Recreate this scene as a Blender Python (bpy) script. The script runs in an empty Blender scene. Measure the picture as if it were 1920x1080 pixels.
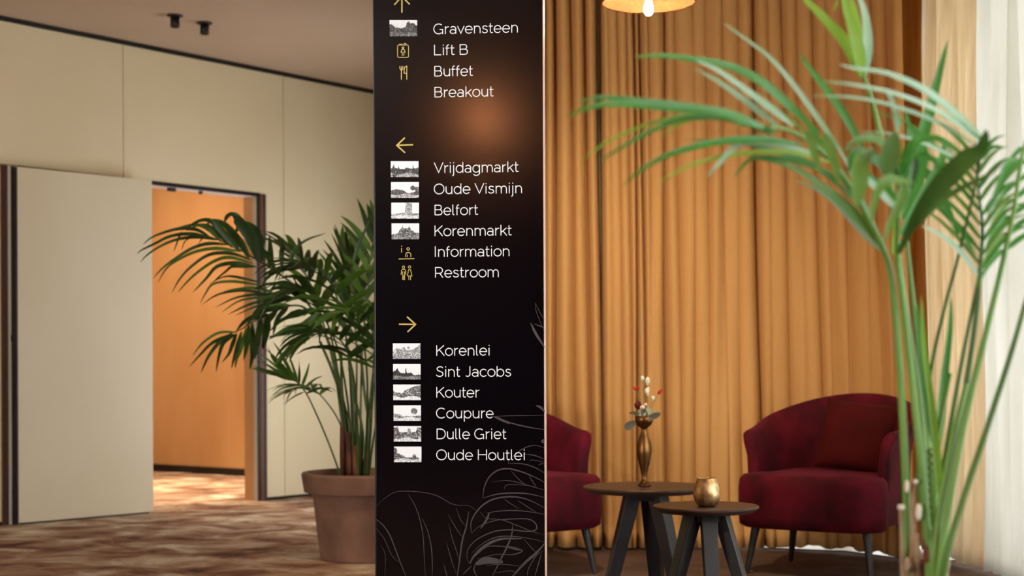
import bpy, bmesh, math, random
from mathutils import Vector, Matrix
random.seed(7)
S = bpy.context.scene
COL = S.collection
PI = math.pi

# ------------------------------------------------------------------ camera
EYE = 0.98; FPX = 2900.0; CX, CY = 960.0, 688.0; ROLL = math.radians(0.25)
cam_d = bpy.data.cameras.new('camera'); cam = bpy.data.objects.new('camera', cam_d); COL.objects.link(cam)
cam_d.sensor_width = 36; cam_d.lens = FPX / 1920 * 36
cam_d.shift_y = (CY - 540) / 1920
cam_d.clip_start = 0.05
cam.matrix_world = Matrix.Translation((0, 0, EYE)) @ Matrix.Rotation(PI/2, 4, 'X') @ Matrix.Rotation(-ROLL, 4, 'Z')
cam_d.dof.use_dof = True; cam_d.dof.focus_distance = 4.78; cam_d.dof.aperture_fstop = 3.8
S.camera = cam

# ------------------------------------------------------------------ world, daylight, exposure
S.view_settings.view_transform = 'Standard'; S.view_settings.look = 'None'
S.view_settings.gamma = 1.0; S.view_settings.use_curve_mapping = False
S.view_settings.exposure = 0.0
w = bpy.data.worlds.new('world'); S.world = w; w.use_nodes = True
bg = w.node_tree.nodes['Background']; bg.inputs[0].default_value = (0.86, 0.95, 1.0, 1); bg.inputs[1].default_value = 1.3

def area(name, loc, look, sx, sy, power, col, spread=None):
    l = bpy.data.lights.new(name, 'AREA'); l.shape = 'RECTANGLE'; l.size = sx; l.size_y = sy; l.energy = power; l.color = col
    if spread: l.spread = math.radians(spread)
    o = bpy.data.objects.new(name, l); COL.objects.link(o); o.location = loc
    o.rotation_euler = (Vector(look) - Vector(loc)).to_track_quat('-Z', 'Y').to_euler()
    return o
def point(name, loc, power, col, r=0.04):
    l = bpy.data.lights.new(name, 'POINT'); l.energy = power; l.color = col; l.shadow_soft_size = r
    o = bpy.data.objects.new(name, l); COL.objects.link(o); o.location = loc; return o
def spot(name, loc, look, power, col, deg, blend=0.6, r=0.05):
    l = bpy.data.lights.new(name, 'SPOT'); l.energy = power; l.color = col; l.spot_size = math.radians(deg); l.spot_blend = blend; l.shadow_soft_size = r
    o = bpy.data.objects.new(name, l); COL.objects.link(o); o.location = loc
    o.rotation_euler = (Vector(look) - Vector(loc)).to_track_quat('-Z', 'Y').to_euler(); return o
DAY = (0.93, 0.98, 1.0); WARM = (1.0, 0.66, 0.36)
area('daylight_window_side', (3.35, 6.3, 1.6), (0, 6.3, 1.3), 5.0, 3.2, 190, DAY)          # outside the lounge window
area('daylight_window_near', (3.35, 0.9, 1.75), (-3, 3.5, 1.0), 5.2, 2.9, 215, (1.0, 0.96, 0.90))  # outside the nearer window bay
area('hall_fill_light', (-5.6, -2.9, 1.5), (-3.2, 8.0, 1.3), 5.0, 2.4, 650, (1.0, 0.93, 0.84))   # unseen fill added behind the camera to brighten hall wall and ceiling

# ------------------------------------------------------------------ picture point -> place
def ray(px, py):
    dx, dy = px - CX, CY - py
    c, s = math.cos(ROLL), math.sin(ROLL)
    return Vector(((dx*c + dy*s)/FPX, 1.0, (-dx*s + dy*c)/FPX))
def P(px, py, D):
    r = ray(px, py) * D
    return Vector((r.x, r.y, r.z + EYE))

# ------------------------------------------------------------------ object helpers
def link(o, parent=None):
    COL.objects.link(o)
    if parent: o.parent = parent
    return o
def tag(o, label=None, cat=None, group=None, kind=None):
    if label: o['label'] = label
    if cat: o['category'] = cat
    if group: o['group'] = group
    if kind: o['kind'] = kind
    return o
def empty(name, loc=(0, 0, 0), rz=0):
    o = bpy.data.objects.new(name, None); o.empty_display_size = 0.05; COL.objects.link(o)
    o.location = loc; o.rotation_euler = (0, 0, rz); return o
def obj(name, bm, mat, parent=None, smooth=False, inv=None):
    me = bpy.data.meshes.new(name)
    bmesh.ops.recalc_face_normals(bm, faces=bm.faces)
    if inv is not None: bm.transform(inv)
    bm.to_mesh(me); bm.free()
    if smooth:
        for p in me.polygons: p.use_smooth = True
    me.materials.append(mat)
    return link(bpy.data.objects.new(name, me), parent)
def objv(name, verts, faces, mat, parent=None, smooth=False):
    me = bpy.data.meshes.new(name); me.from_pydata([tuple(v) for v in verts], [], faces); me.update()
    if smooth:
        for p in me.polygons: p.use_smooth = True
    me.materials.append(mat)
    return link(bpy.data.objects.new(name, me), parent)
def add_box(bm, c, s, rz=0, bev=0, m=None):
    r = bmesh.ops.create_cube(bm, size=1.0)
    M = Matrix.Translation(c) @ Matrix.Rotation(rz, 4, 'Z') @ Matrix.Diagonal((s[0], s[1], s[2], 1))
    if m is not None: M = m @ M
    bmesh.ops.transform(bm, matrix=M, verts=r['verts'])
    if bev:
        es = list({e for v in r['verts'] for e in v.link_edges})
        bmesh.ops.bevel(bm, geom=es, offset=bev, segments=3, affect='EDGES', profile=0.5)
    return bm
def box(name, c, s, mat, parent=None, rz=0, bev=0):
    return obj(name, add_box(bmesh.new(), c, s, rz, bev), mat, parent, smooth=False)
def add_lathe(bm, prof, seg=40, c=(0, 0, 0)):
    rings = []
    for r, z in prof:
        if r < 1e-6: rings.append([bm.verts.new((c[0], c[1], c[2]+z))])
        else: rings.append([bm.verts.new((c[0]+r*math.cos(2*PI*k/seg), c[1]+r*math.sin(2*PI*k/seg), c[2]+z)) for k in range(seg)])
    for a, b in zip(rings, rings[1:]):
        for k in range(seg):
            k2 = (k+1) % seg
            if len(a) == 1 and len(b) == 1: continue
            if len(a) == 1: bm.faces.new((a[0], b[k], b[k2]))
            elif len(b) == 1: bm.faces.new((a[k], a[k2], b[0]))
            else: bm.faces.new((a[k], a[k2], b[k2], b[k]))
    return bm
def add_tube(bm, pts, rad, seg=8, flat=1.0):
    pts = [Vector(p) for p in pts]; n = len(pts)
    if not isinstance(rad, (list, tuple)): rad = [rad]*n
    prev = None; rings = []
    for i, p in enumerate(pts):
        t = (pts[min(i+1, n-1)] - pts[max(i-1, 0)]).normalized()
        if prev is None:
            a = Vector((0, 0, 1)) if abs(t.z) < .9 else Vector((1, 0, 0)); u = t.cross(a).normalized()
        else: u = (prev - t*prev.dot(t)).normalized()
        prev = u; v = t.cross(u)
        rings.append([bm.verts.new(p + (u*math.cos(2*PI*k/seg) + v*math.sin(2*PI*k/seg)*flat)*rad[i]) for k in range(seg)])
    for a, b in zip(rings, rings[1:]):
        for k in range(seg): bm.faces.new((a[k], a[(k+1) % seg], b[(k+1) % seg], b[k]))
    bm.faces.new(rings[0]); bm.faces.new(rings[-1]); return bm
def spline(pts, n=6):
    pts = [Vector(p) for p in pts]
    if len(pts) < 3: 
        return [pts[0].lerp(pts[1], k/n) for k in range(n+1)]
    out = []; L = [pts[0]*2 - pts[1]] + pts + [pts[-1]*2 - pts[-2]]
    for i in range(1, len(L)-2):
        p0, p1, p2, p3 = L[i-1:i+3]
        for k in range(n):
            t = k/n
            out.append(0.5*((2*p1) + (p2-p0)*t + (2*p0-5*p1+4*p2-p3)*t*t + (3*p1-p0-3*p2+p3)*t**3))
    out.append(pts[-1]); return out

# ------------------------------------------------------------------ materials
def lin(h):
    h = h.lstrip('#'); c = [int(h[i:i+2], 16)/255 for i in (0, 2, 4)]
    return tuple((x/12.92 if x <= .04045 else ((x+.055)/1.055)**2.4) for x in c) + (1,)
def mat(name, col, rough=.6, metal=0, spec=.5, noise=None, bump=None, sheen=0, coat=0, trans=0, emit=None, estr=0):
    """noise=(scale, colour2, detail, (sx,sy,sz)); bump=(scale, strength, stretch)"""
    m = bpy.data.materials.new(name); m.use_nodes = True; nt = m.node_tree; N = nt.nodes; L = nt.links
    b = N['Principled BSDF']; c = lin(col) if isinstance(col, str) else col
    b.inputs['Base Color'].default_value = c; b.inputs['Roughness'].default_value = rough
    b.inputs['Metallic'].default_value = metal; b.inputs['Specular IOR Level'].default_value = spec
    if sheen: b.inputs['Sheen Weight'].default_value = sheen; b.inputs['Sheen Roughness'].default_value = .4; b.inputs['Sheen Tint'].default_value = (c[0]**.5, c[1]**.5, c[2]**.5, 1)
    if coat: b.inputs['Coat Weight'].default_value = coat
    if emit: b.inputs['Emission Color'].default_value = lin(emit) if isinstance(emit, str) else emit; b.inputs['Emission Strength'].default_value = estr
    tc = N.new('ShaderNodeTexCoord')
    def mapped(st):
        mp = N.new('ShaderNodeMapping'); mp.inputs['Scale'].default_value = st; L.new(tc.outputs['Object'], mp.inputs[0]); return mp.outputs[0]
    colsock = None
    if noise:
        sc, c2, det, st = noise
        nz = N.new('ShaderNodeTexNoise'); nz.inputs['Scale'].default_value = sc; nz.inputs['Detail'].default_value = det
        L.new(mapped(st), nz.inputs['Vector'])
        rp = N.new('ShaderNodeValToRGB'); rp.color_ramp.elements[0].position = .35; rp.color_ramp.elements[1].position = .65
        rp.color_ramp.elements[0].color = c; rp.color_ramp.elements[1].color = lin(c2) if isinstance(c2, str) else c2
        L.new(nz.outputs[0], rp.inputs[0]); L.new(rp.outputs[0], b.inputs['Base Color']); colsock = rp.outputs[0]
    if bump:
        sc, stg, st = bump
        nz2 = N.new('ShaderNodeTexNoise'); nz2.inputs['Scale'].default_value = sc; nz2.inputs['Detail'].default_value = 4
        L.new(mapped(st), nz2.inputs['Vector'])
        bp = N.new('ShaderNodeBump'); bp.inputs['Strength'].default_value = stg; bp.inputs['Distance'].default_value = .004
        L.new(nz2.outputs[0], bp.inputs['Height']); L.new(bp.outputs[0], b.inputs['Normal'])
    if trans:
        t = N.new('ShaderNodeBsdfTranslucent'); t.inputs[0].default_value = c
        if colsock: L.new(colsock, t.inputs[0])
        mx = N.new('ShaderNodeMixShader'); mx.inputs[0].default_value = trans
        L.new(b.outputs[0], mx.inputs[1]); L.new(t.outputs[0], mx.inputs[2]); L.new(mx.outputs[0], N['Material Output'].inputs[0])
    return m
M_wall = mat('cream_partition', '#d2c4a4', .75, noise=(1.2, '#ccbd9b', 3, (1, 1, 1)), bump=(180, .15, (1, 1, .1)))
M_leafdoor = mat('door_laminate', '#cbbfa4', .55, noise=(1.0, '#c5b89b', 3, (1, 1, .5)))
M_ceil = mat('ceiling_paint', '#c2ab95', .85, noise=(.8, '#bba28b', 2, (1, 1, 1)))
M_black = mat('black_metal', '#0b0909', .5)
M_shadow = mat('dark_gap', '#140c0a', .9)
M_brown = mat('brown_edge', '#5a3222', .5)
M_dkbrown = mat('dark_brown_edge', '#2c1208', .6)
M_alu = mat('aluminium', '#c9c8c0', .35, metal=.8)
M_greyp = mat('grey_profile', '#56504a', .5, metal=.3)
M_orangewall = mat('ochre_wall', '#cfa06e', .8, noise=(3, '#c89662', 4, (1, 1, .3)))
M_rearceil = mat('rear_ceiling', '#d8c8b4', .8)
M_base = mat('dark_baseboard', '#1d0f0b', .6)
M_white = mat('sign_white', '#f2f6fc', .5, emit=None)
M_gold = mat('sign_gold', '#cdb75f', .45, noise=(40, '#b9a552', 2, (1, 1, 1)))
M_sign = mat('sign_black', '#040206', .18, spec=.3)
M_draw = mat('sign_drawing_grey', '#3b343a', .45)
M_wood = mat('dark_ash_top', '#4a342a', .42, noise=(9, '#33231c', 6, (1, 12, 1)), bump=(40, .2, (1, 12, 1)))
M_leg = mat('black_stained_wood', '#141113', .4, noise=(14, '#1f1b1e', 4, (6, 6, 1)))
M_velvet = mat('burgundy_velvet', '#5a0a1c', .8, spec=.15, sheen=.3, noise=(6, '#32050e', 4, (1, 1, 1)), bump=(60, .3, (1, 1, 1)))
M_velvet2 = mat('burgundy_cushion', '#4a0c0c', .85, spec=.12, sheen=.1, noise=(7, '#3f090a', 3, (1, 1, 1)), bump=(400, .3, (1, 1, 1)))
M_bronze = mat('aged_bronze', '#8a6238', .36, metal=1, noise=(12, '#4a2c16', 4, (1, 1, .5)))
M_cup = mat('mercury_gold_glass', '#e6c698', .42, metal=1, noise=(35, '#a87c48', 5, (1, 1, 1)), bump=(60, .35, (1, 1, 1)))
M_pot = mat('weathered_terracotta', '#80604f', .85, noise=(5, '#66493c', 5, (1, 1, 1)), bump=(40, .4, (1, 1, 1)))
M_soil = mat('potting_soil', '#2a1c14', .95, bump=(60, 1, (1, 1, 1)))
M_amber = mat('amber_curtain_cloth', '#cd9f66', .85, spec=.15, sheen=.2, noise=(260, '#c6965c', 2, (1, 1, 1)), bump=(500, .2, (1, 1, 1)))
M_amber_hem = mat('amber_hem_cloth', '#c5995b', .85, spec=.15)
M_beige = mat('beige_drape_cloth', '#ecdec6', .85, spec=.15, noise=(8, '#e0d0b4', 3, (3, 3, .3)), trans=.66)
M_sheer = mat('white_sheer_cloth', '#f3f3ee', .85, spec=.1, noise=(7, '#e8e8e0', 4, (1, 1, .12)), trans=.6)
M_rattan = mat('rattan_orange', '#7c4a20', .7, noise=(60, '#643613', 3, (1, 1, 4)), bump=(90, .8, (1, 1, 4)), trans=.25)
M_hem_slab = mat('pale_hem_slab', '#d9d8d2', .4)
M_frame = mat('window_frame_paint', '#dad8d0', .5)
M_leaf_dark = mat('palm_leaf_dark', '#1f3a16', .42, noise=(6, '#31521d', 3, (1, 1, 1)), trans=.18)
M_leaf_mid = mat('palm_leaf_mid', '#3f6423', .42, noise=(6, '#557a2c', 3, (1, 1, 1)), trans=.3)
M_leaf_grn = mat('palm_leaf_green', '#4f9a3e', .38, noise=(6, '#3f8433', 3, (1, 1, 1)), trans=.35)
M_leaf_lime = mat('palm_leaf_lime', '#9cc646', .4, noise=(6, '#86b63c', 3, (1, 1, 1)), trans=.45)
M_leaf_sheen = mat('palm_leaf_sheen', '#b2d6bc', .3, noise=(6, '#8fc096', 3, (1, 1, 1)), trans=.3)  # glossy leaf sheen put into the base colour as a pale green
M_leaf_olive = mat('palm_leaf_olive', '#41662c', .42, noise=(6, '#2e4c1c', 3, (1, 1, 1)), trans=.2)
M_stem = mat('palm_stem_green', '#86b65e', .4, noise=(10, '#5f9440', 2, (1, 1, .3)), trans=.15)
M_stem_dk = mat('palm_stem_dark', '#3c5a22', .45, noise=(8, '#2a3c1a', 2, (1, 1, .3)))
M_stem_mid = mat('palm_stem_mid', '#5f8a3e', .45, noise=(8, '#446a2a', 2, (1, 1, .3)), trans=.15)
M_cane = mat('palm_cane_brown', '#7a4630', .8, noise=(16, '#54301f', 3, (1, 1, .4)))
M_husk = mat('dry_husk', '#bfae94', .8, noise=(20, '#8a6d50', 4, (1, 1, .3)))

# glass
M_glass = bpy.data.materials.new('window_glass'); M_glass.use_nodes = True
_b = M_glass.node_tree.nodes['Principled BSDF']; _b.inputs['Transmission Weight'].default_value = 1; _b.inputs['Roughness'].default_value = 0; _b.inputs['IOR'].default_value = 1.1

# mottled carpet
def carpet(name, cols, sc, stretch):
    m = bpy.data.materials.new(name); m.use_nodes = True; nt = m.node_tree; N = nt.nodes; L = nt.links; b = N['Principled BSDF']
    b.inputs['Roughness'].default_value = .95; b.inputs['Specular IOR Level'].default_value = .1
    tc = N.new('ShaderNodeTexCoord'); mp = N.new('ShaderNodeMapping'); mp.inputs['Scale'].default_value = stretch
    L.new(tc.outputs['Object'], mp.inputs[0])
    n1 = N.new('ShaderNodeTexNoise'); n1.inputs['Scale'].default_value = sc; n1.inputs['Detail'].default_value = 7; n1.inputs['Roughness'].default_value = .65; n1.inputs['Distortion'].default_value = .6
    L.new(mp.outputs[0], n1.inputs['Vector'])
    r = N.new('ShaderNodeValToRGB'); e = r.color_ramp.elements
    ps = [.34, .43, .5, .57, .66]
    e[0].position = ps[0]; e[0].color = lin(cols[0]); e[1].position = ps[-1]; e[1].color = lin(cols[-1])
    for p, c in zip(ps[1:-1], cols[1:-1]):
        k = e.new(p); k.color = lin(c)
    L.new(n1.outputs[0], r.inputs[0]); L.new(r.outputs[0], b.inputs['Base Color'])
    n2 = N.new('ShaderNodeTexNoise'); n2.inputs['Scale'].default_value = 220; L.new(tc.outputs['Object'], n2.inputs['Vector'])
    bp = N.new('ShaderNodeBump'); bp.inputs['Strength'].default_value = .4; bp.inputs['Distance'].default_value = .005
    L.new(n2.outputs[0], bp.inputs['Height']); L.new(bp.outputs[0], b.inputs['Normal'])
    return m
M_carpet = carpet('mottled_carpet', ['#553a30', '#86614f', '#a0826c', '#b8a28a', '#d8cdbc'], 2.6, (1, 1.1, 1))
M_carpet2 = carpet('taupe_carpet', ['#4c3a31', '#564338', '#5c483d', '#624e44', '#6a564a'], 3, (1, 1, 1))

# ------------------------------------------------------------------ setting: floor, ceiling, walls
CEIL = 3.2; DOORH = 2.265
O = Vector((-3.21, 9.70, 0)); DW = Vector((0.62, 0.7846, 0)).normalized(); NW = Vector((DW.y, -DW.x, 0))   # left partition wall: along, towards the hall
WROT = math.atan2(DW.y, DW.x)
def W(s, n, z): return O + DW*s + NW*n + Vector((0, 0, z))
def s_at(px, py=700, n=0.0):
    r = ray(px, py); o = Vector((0, 0, 0)) - (O + NW*n)
    # point t*r on plane
    t = -(o.dot(NW)) / Vector((r.x, r.y, 0)).dot(NW)
    return (Vector((r.x*t, r.y*t, 0)) - O).dot(DW)
def wbox(name, s0, s1, n0, n1, z0, z1, m, parent=None, bev=0):
    c = W((s0+s1)/2, (n0+n1)/2, (z0+z1)/2)
    return box(name, c, (abs(s1-s0), abs(n1-n0), z1-z0), m, parent, rz=WROT, bev=bev)

fl = objv('floor', [(-14, -4, 0), (-.2, -4, 0), (-.2, 4.5, 0), (-.2, 17, 0), (-14, 17, 0), (-14, -4, -.1), (-.2, -4, -.1), (-.2, 17, -.1), (-14, 17, -.1)],
          [(0, 1, 2, 3, 4), (5, 8, 7, 6)], M_carpet); tag(fl, kind='structure')
fl2 = objv('floor', [(-.2, -4, 0), (3.0, -4, 0), (3.0, 9.0, 0), (-.2, 9.0, 0)], [(0, 1, 2, 3)], M_carpet2); tag(fl2, kind='structure')
c = box('ceiling', (-5.5, 6.5, CEIL+.05), (17.4, 21.4, .1), M_ceil); tag(c, kind='structure')

s230, s531, s485, s499, s30 = s_at(231, 200), s_at(531.5, 300), s_at(485), s_at(499), s_at(31)
wl = empty('wall_left'); tag(wl, kind='structure')
G = .003; T0, T1 = -.05, 0.0
for (a, b_, z0, z1) in [(-12.5, -6.0, .02, CEIL-.03), (-6.0, -3.0, .02, CEIL-.03), (-3.0, -.35, .02, CEIL-.03)]:
    wbox('panel', a+G, b_-G, T0, T1, z0, z1, M_wall, wl)
wbox('panel', -.35+G, s_at(2), T0, T1, .02, DOORH-.004, M_wall, wl)
wbox('panel', -.35+G, s230-G, T0, T1, DOORH+.004, CEIL-.03, M_wall, wl)
bmp = bmesh.new()   # the panel that turns round the door head
for (a, b_, z0, z1) in [(s230+G, s499, DOORH+.004, CEIL-.03)]:
    cc = W((a+b_)/2, (T0+T1)/2, (z0+z1)/2); add_box(bmp, cc, (b_-a, T1-T0, z1-z0), WROT)
a, b_ = s499, s531-G; cc = W((a+b_)/2, (T0+T1)/2, (CEIL-.01)/2); add_box(bmp, cc, (b_-a, T1-T0, CEIL-.05), WROT)
obj('panel', bmp, M_wall, wl)
for (a, b_) in [(s531, s531+1.2), (s531+1.2, s531+2.4), (s531+2.4, 5.05)]:
    wbox('panel', a+G, b_-G, T0, T1, .02, CEIL-.03, M_wall, wl)
# core of the partition behind the panels
for (a, b_, z0, z1) in [(-12.6, s_at(4), 0, CEIL), (s499-.02, 5.05, 0, CEIL), (s_at(4), s499-.02, DOORH+.02, CEIL)]:
    wbox('core', a, b_, -.16, T0-.002, z0, z1, M_shadow, wl)
t = wbox('trim_1', -12.5, 5.0, -.02, .008, CEIL-.032, CEIL-.002, M_black); tag(t, kind='structure')
t = wbox('baseboard_left', s499+.01, 5.0, .0005, .004, 0.0, .022, M_shadow); tag(t, kind='structure')
t = wbox('baseboard_left_far', -12.5, s_at(2), .0005, .004, 0.0, .022, M_shadow); t.name = 'baseboard_left'; tag(t, kind='structure')

# opening: track, soffit, jambs
dr = empty('trim_2'); tag(dr, kind='structure')
wbox('track', s_at(36), s485+.02, -.035, .004, DOORH-.018, DOORH+.006, M_shadow, dr)
wbox('soffit', s_at(36), s485+.01, -.16, -.036, DOORH-.02, DOORH+.015, M_white, dr)
wbox('roller', s_at(325), s_at(338), -.06, -.036, DOORH-.045, DOORH-.02, M_black, dr)
wbox('roller', s_at(384), s_at(388), -.06, -.036, DOORH-.042, DOORH-.02, M_black, dr)
j2 = empty('trim_3'); tag(j2, kind='structure')
wbox('jamb_strip', s_at(484.5), s_at(488.5), -.012, .002, 0, DOORH, M_black, j2)
wbox('jamb_strip', s_at(484.5)-.003, s_at(484.5)+.02, -.048, -.0125, 0, DOORH-.02, mat('pale_jamb', '#cbbfae', .5), j2)
wbox('jamb_reveal', s_at(484.5)-.003, s_at(484.5)+.02, -.15, -.0485, 0, DOORH-.02, M_orangewall, j2)
wbox('jamb_strip', s_at(488.5), s_at(494.5), -.012, .006, 0, DOORH, M_brown, j2)
wbox('jamb_strip', s_at(494.5), s_at(498.5), -.012, .010, 0, DOORH, M_dkbrown, j2)
j1 = empty('trim_4'); tag(j1, kind='structure')
for (x0, x1, m_, n1) in [(2, 11, M_brown, .002), (11, 15, M_greyp, .006), (15, 20, mat('pale_metal_strip', '#dcd8ce', .4), .010), (20, 30.5, M_greyp, .006), (30.5, 36, M_black, .002)]:
    wbox('jamb_strip', s_at(x0), s_at(x1)-.0005, -.16, n1, 0, DOORH-.002, m_, j1)
wbox('bolt', s_at(18.5, 633), s_at(25, 633), .0065, .014, 1.155, 1.195, M_black, j1)
wbox('bolt', s_at(21, 920), s_at(30, 920), .0065, .010, .19, .23, M_black, j1)
wbox('bolt', s_at(21, 960), s_at(31, 960), .0065, .010, .015, .10, M_black, j1)

# door leaf standing a hand's breadth proud of the wall
A = P(35, 985, 1); dl = empty('door_1'); tag(dl, 'cream flush door leaf standing ajar in front of the opening', None, kind='structure')
def floor_pt(px, py):
    r = ray(px, py); t = -EYE / r.z; return Vector((r.x*t, r.y*t, 0))
L0, L1 = floor_pt(35.5, 984.5), floor_pt(288, 962.5)
ld = (L1-L0); Ln = ld.length; la = math.atan2(ld.y, ld.x); ln = Vector((ld.y, -ld.x, 0)).normalized()
mid = (L0+L1)/2 - ln*.024
zt = DOORH - .012
obj('door_leaf', add_box(bmesh.new(), mid + Vector((0, 0, (.012+zt)/2)), (Ln, .044, zt-.012), la, .002), M_leafdoor, dl)
obj('floor_seal', add_box(bmesh.new(), mid - ln*.004 + Vector((0, 0, .006)), (Ln-.06, .03, .012), la), M_black, dl)
obj('edge_profile', add_box(bmesh.new(), L0 - ln*.024 - ld.normalized()*.006 + Vector((0, 0, zt/2)), (.010, .046, zt-.01), la), M_black, dl)
obj('lock_plate', add_box(bmesh.new(), L1 - ln*.02 + ld.normalized()*.002 + Vector((0, 0, .14)), (.003, .024, .04), la), M_greyp, dl)

# rear room
RS = 3.89
rw = wbox('wall_rear_end', RS, RS+.12, -7, -.165, 0, CEIL, M_orangewall); tag(rw, kind='structure')
rw = wbox('wall_rear_far', -5, RS, -7.12, -7, 0, CEIL, M_orangewall); tag(rw, kind='structure')
rw = wbox('wall_rear_left', -5.12, -5, -7, -.165, 0, CEIL, M_orangewall); tag(rw, kind='structure')
rw = wbox('baseboard_rear', RS-.015, RS-.0005, -7, -.165, 0, .065, M_base); tag(rw, kind='structure')

# hall and lounge shell
def sbox(name, c, s, m):
    o = box(name, c, s, m); tag(o, kind='structure'); return o
YB = 8.62
sbox('wall_front', (-5.5, -3.06, CEIL/2), (17, .12, CEIL), mat('dark_wood_wall', '#2a1d18', .7))
sbox('wall_west', (-13.2, 1.0, CEIL/2), (.12, 8.2, CEIL), M_wall)
wc = empty('wall_corridor'); tag(wc, kind='structure')
box('pier', (-.14, 9.0, CEIL/2), (.12, .76, CEIL), M_wall, wc); box('pier', (-.14, 12.55, CEIL/2), (.12, 2.1, CEIL), M_wall, wc)
box('lintel', (-.14, 10.45, 2.85), (.12, 2.12, .7), M_wall, wc)
w3 = empty('window_3'); tag(w3, kind='structure')  # invented window, out of sight behind the sign, to carry the corridor fill
bm = bmesh.new()
for yy in (9.42, 10.45, 11.46): add_box(bm, (-.12, yy, 1.25), (.05, .05, 2.48))
for zz in (.035, 2.47): add_box(bm, (-.12, 10.44, zz), (.05, 2.1, .06))
obj('window_frame', bm, M_frame, w3)
for yy in (9.935, 10.955): box('pane', (-.14, yy, 1.25), (.006, .98, 2.38), M_glass, w3)
sbox('wall_court', (1.9, 10.4, 1.6), (.1, 3.2, 3.2), M_wall)
area('corridor_fill_light', (.02, 10.45, 1.05), (-3, 10.2, .8), 2.0, 1.8, 62, (.95, .98, 1.0))  # added fill: brightens the partition wall and backlights the left palm
# back wall with an open strip added at its right foot to light the hem gap
sbox('wall_back', (.56, YB+.06, CEIL/2), (1.28, .12, CEIL), M_wall)
sbox('wall_back_upper', (2.02, YB+.06, .35+(CEIL-.35)/2), (1.64, .12, CEIL-.35), M_wall).name = 'wall_back'
sb = objv('trim_5', [(1.35, 8.30, .006), (1.75, 8.14, .006), (2.02, 7.74, .006), (2.5, 7.74, .006), (2.6, YB-.001, .006), (1.35, YB-.001, .006)], [(0, 1, 2, 3, 4, 5)], M_hem_slab); tag(sb, kind='structure')  # pale slab added so the glimpse under the hem reads bright
area('daylight_low_strip', (2.0, YB+.35, .45), (2.0, YB-.1, 0), 1.5, .5, 14, DAY)
# window wall on the right
XR = 2.72
wr = empty('wall_right'); tag(wr, kind='structure')
box('pier', (XR+.06, 8.75, CEIL/2), (.12, .5, CEIL), M_wall, wr)
box('pier', (XR+.06, 3.6, CEIL/2), (.12, .4, CEIL), M_wall, wr)
box('pier', (XR+.06, -2.6, CEIL/2), (.12, .9, CEIL), M_wall, wr)
box('sill_wall', (XR+.06, 2.9, .03), (.12, 12, .06), M_wall, wr)
box('lintel', (XR+.06, 2.9, CEIL-.08), (.12, 12, .16), M_wall, wr)
for n_, (y0, y1) in enumerate([(3.8, 8.5), (-2.15, 3.4)]):
    wn = empty('window_%d' % (n_+1)); tag(wn, kind='structure')
    bm = bmesh.new(); K = 4
    for k in range(K+1):
        add_box(bm, (XR+.06, y0 + (y1-y0)*k/K, 1.55), (.06, .05, 2.97))
    add_box(bm, (XR+.06, (y0+y1)/2, .085), (.06, y1-y0, .05)); add_box(bm, (XR+.06, (y0+y1)/2, 3.015), (.06, y1-y0, .05))
    obj('window_frame', bm, M_frame, wn)
    for k in range(K):
        box('pane', (XR+.06, y0 + (y1-y0)*(k+.5)/K, 1.55), (.006, (y1-y0)/K-.05, 2.88), M_glass, wn)

# ------------------------------------------------------------------ curtains
def curtain(name, path, folds_px, mats, parent=None, z0=.02, z1=3.14, amp=.05, hem=.10, seed=1, rows=26, wave=.0, lift=None):
    """path(px,py)->(x,y) base position ; folds_px=[(px_top, px_bottom, depth)]"""
    rnd = random.Random(seed); cols = []
    n = len(folds_px)
    for i in range(n-1):
        for k in range(10): cols.append((i, (0, .05, .12, .22, .36, .5, .64, .78, .88, .95)[k]))
    cols.append((n-2, 1.0))
    zs = [z0 + (z1-z0)*k/rows for k in range(rows+1)]
    zs = sorted(zs + [hem-.004, hem+.004])
    ph = [rnd.uniform(0, 6.28) for _ in range(n)]; asym = [rnd.uniform(-.25, .25) for _ in range(n)]; am = [rnd.uniform(.65, 1.25) for _ in range(n)]
    verts = []; faces = []
    for z in zs:
        f = (z-z0)/(z1-z0)
        for (i, t) in cols:
            a, b_ = folds_px[i], folds_px[i+1]
            xa = a[1]*(1-f) + a[0]*f + 2.2*math.sin(ph[i]+f*5); xb = b_[1]*(1-f) + b_[0]*f + 2.2*math.sin(ph[i+1]+f*5)
            px = xa + (xb-xa)*t
            (x, y, nx, ny) = path(px)
            sp = abs(xb-xa)/40.0
            tt = min(1, max(0, t + asym[i]*t*(1-t)))
            bulge = (math.sin(PI*tt))**.5 * amp * .75 * min(1.0, sp) * am[i]
            dep = (a[2]**1.6*(1-t)**5 + b_[2]**1.6*t**5) * amp * 2.5
            off = bulge - dep + .014*math.sin(ph[i]*(1-t)+ph[i+1]*t + f*7)
            if z < hem: off += .003
            zz = z
            if lift and z == zs[0]: zz = z + lift(px)
            verts.append((x + nx*off, y + ny*off, zz))
    C = len(cols)
    for r in range(len(zs)-1):
        for k in range(C-1): faces.append((r*C+k, r*C+k+1, (r+1)*C+k+1, (r+1)*C+k))
    o = objv(name, verts, faces, mats, parent, smooth=True)
    md = o.modifiers.new('thickness', 'SOLIDIFY'); md.thickness = .003; md.offset = -1
    return o
def back_path(px):
    r = ray(px, 700); q = max(0.0, px-1450)/255.0; D = 8.24 - .62*q*q; g = math.atan(1.24*q/1.25)*.6
    return (r.x*D, D, -math.sin(g), -math.cos(g))
F_left = [(985, 985, .2), (1005, 1003, .4), (1023, 1023, .9), (1041, 1042, .9), (1070, 1082, .6), (1100, 1108, .8), (1124, 1130, 1.0)]
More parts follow.
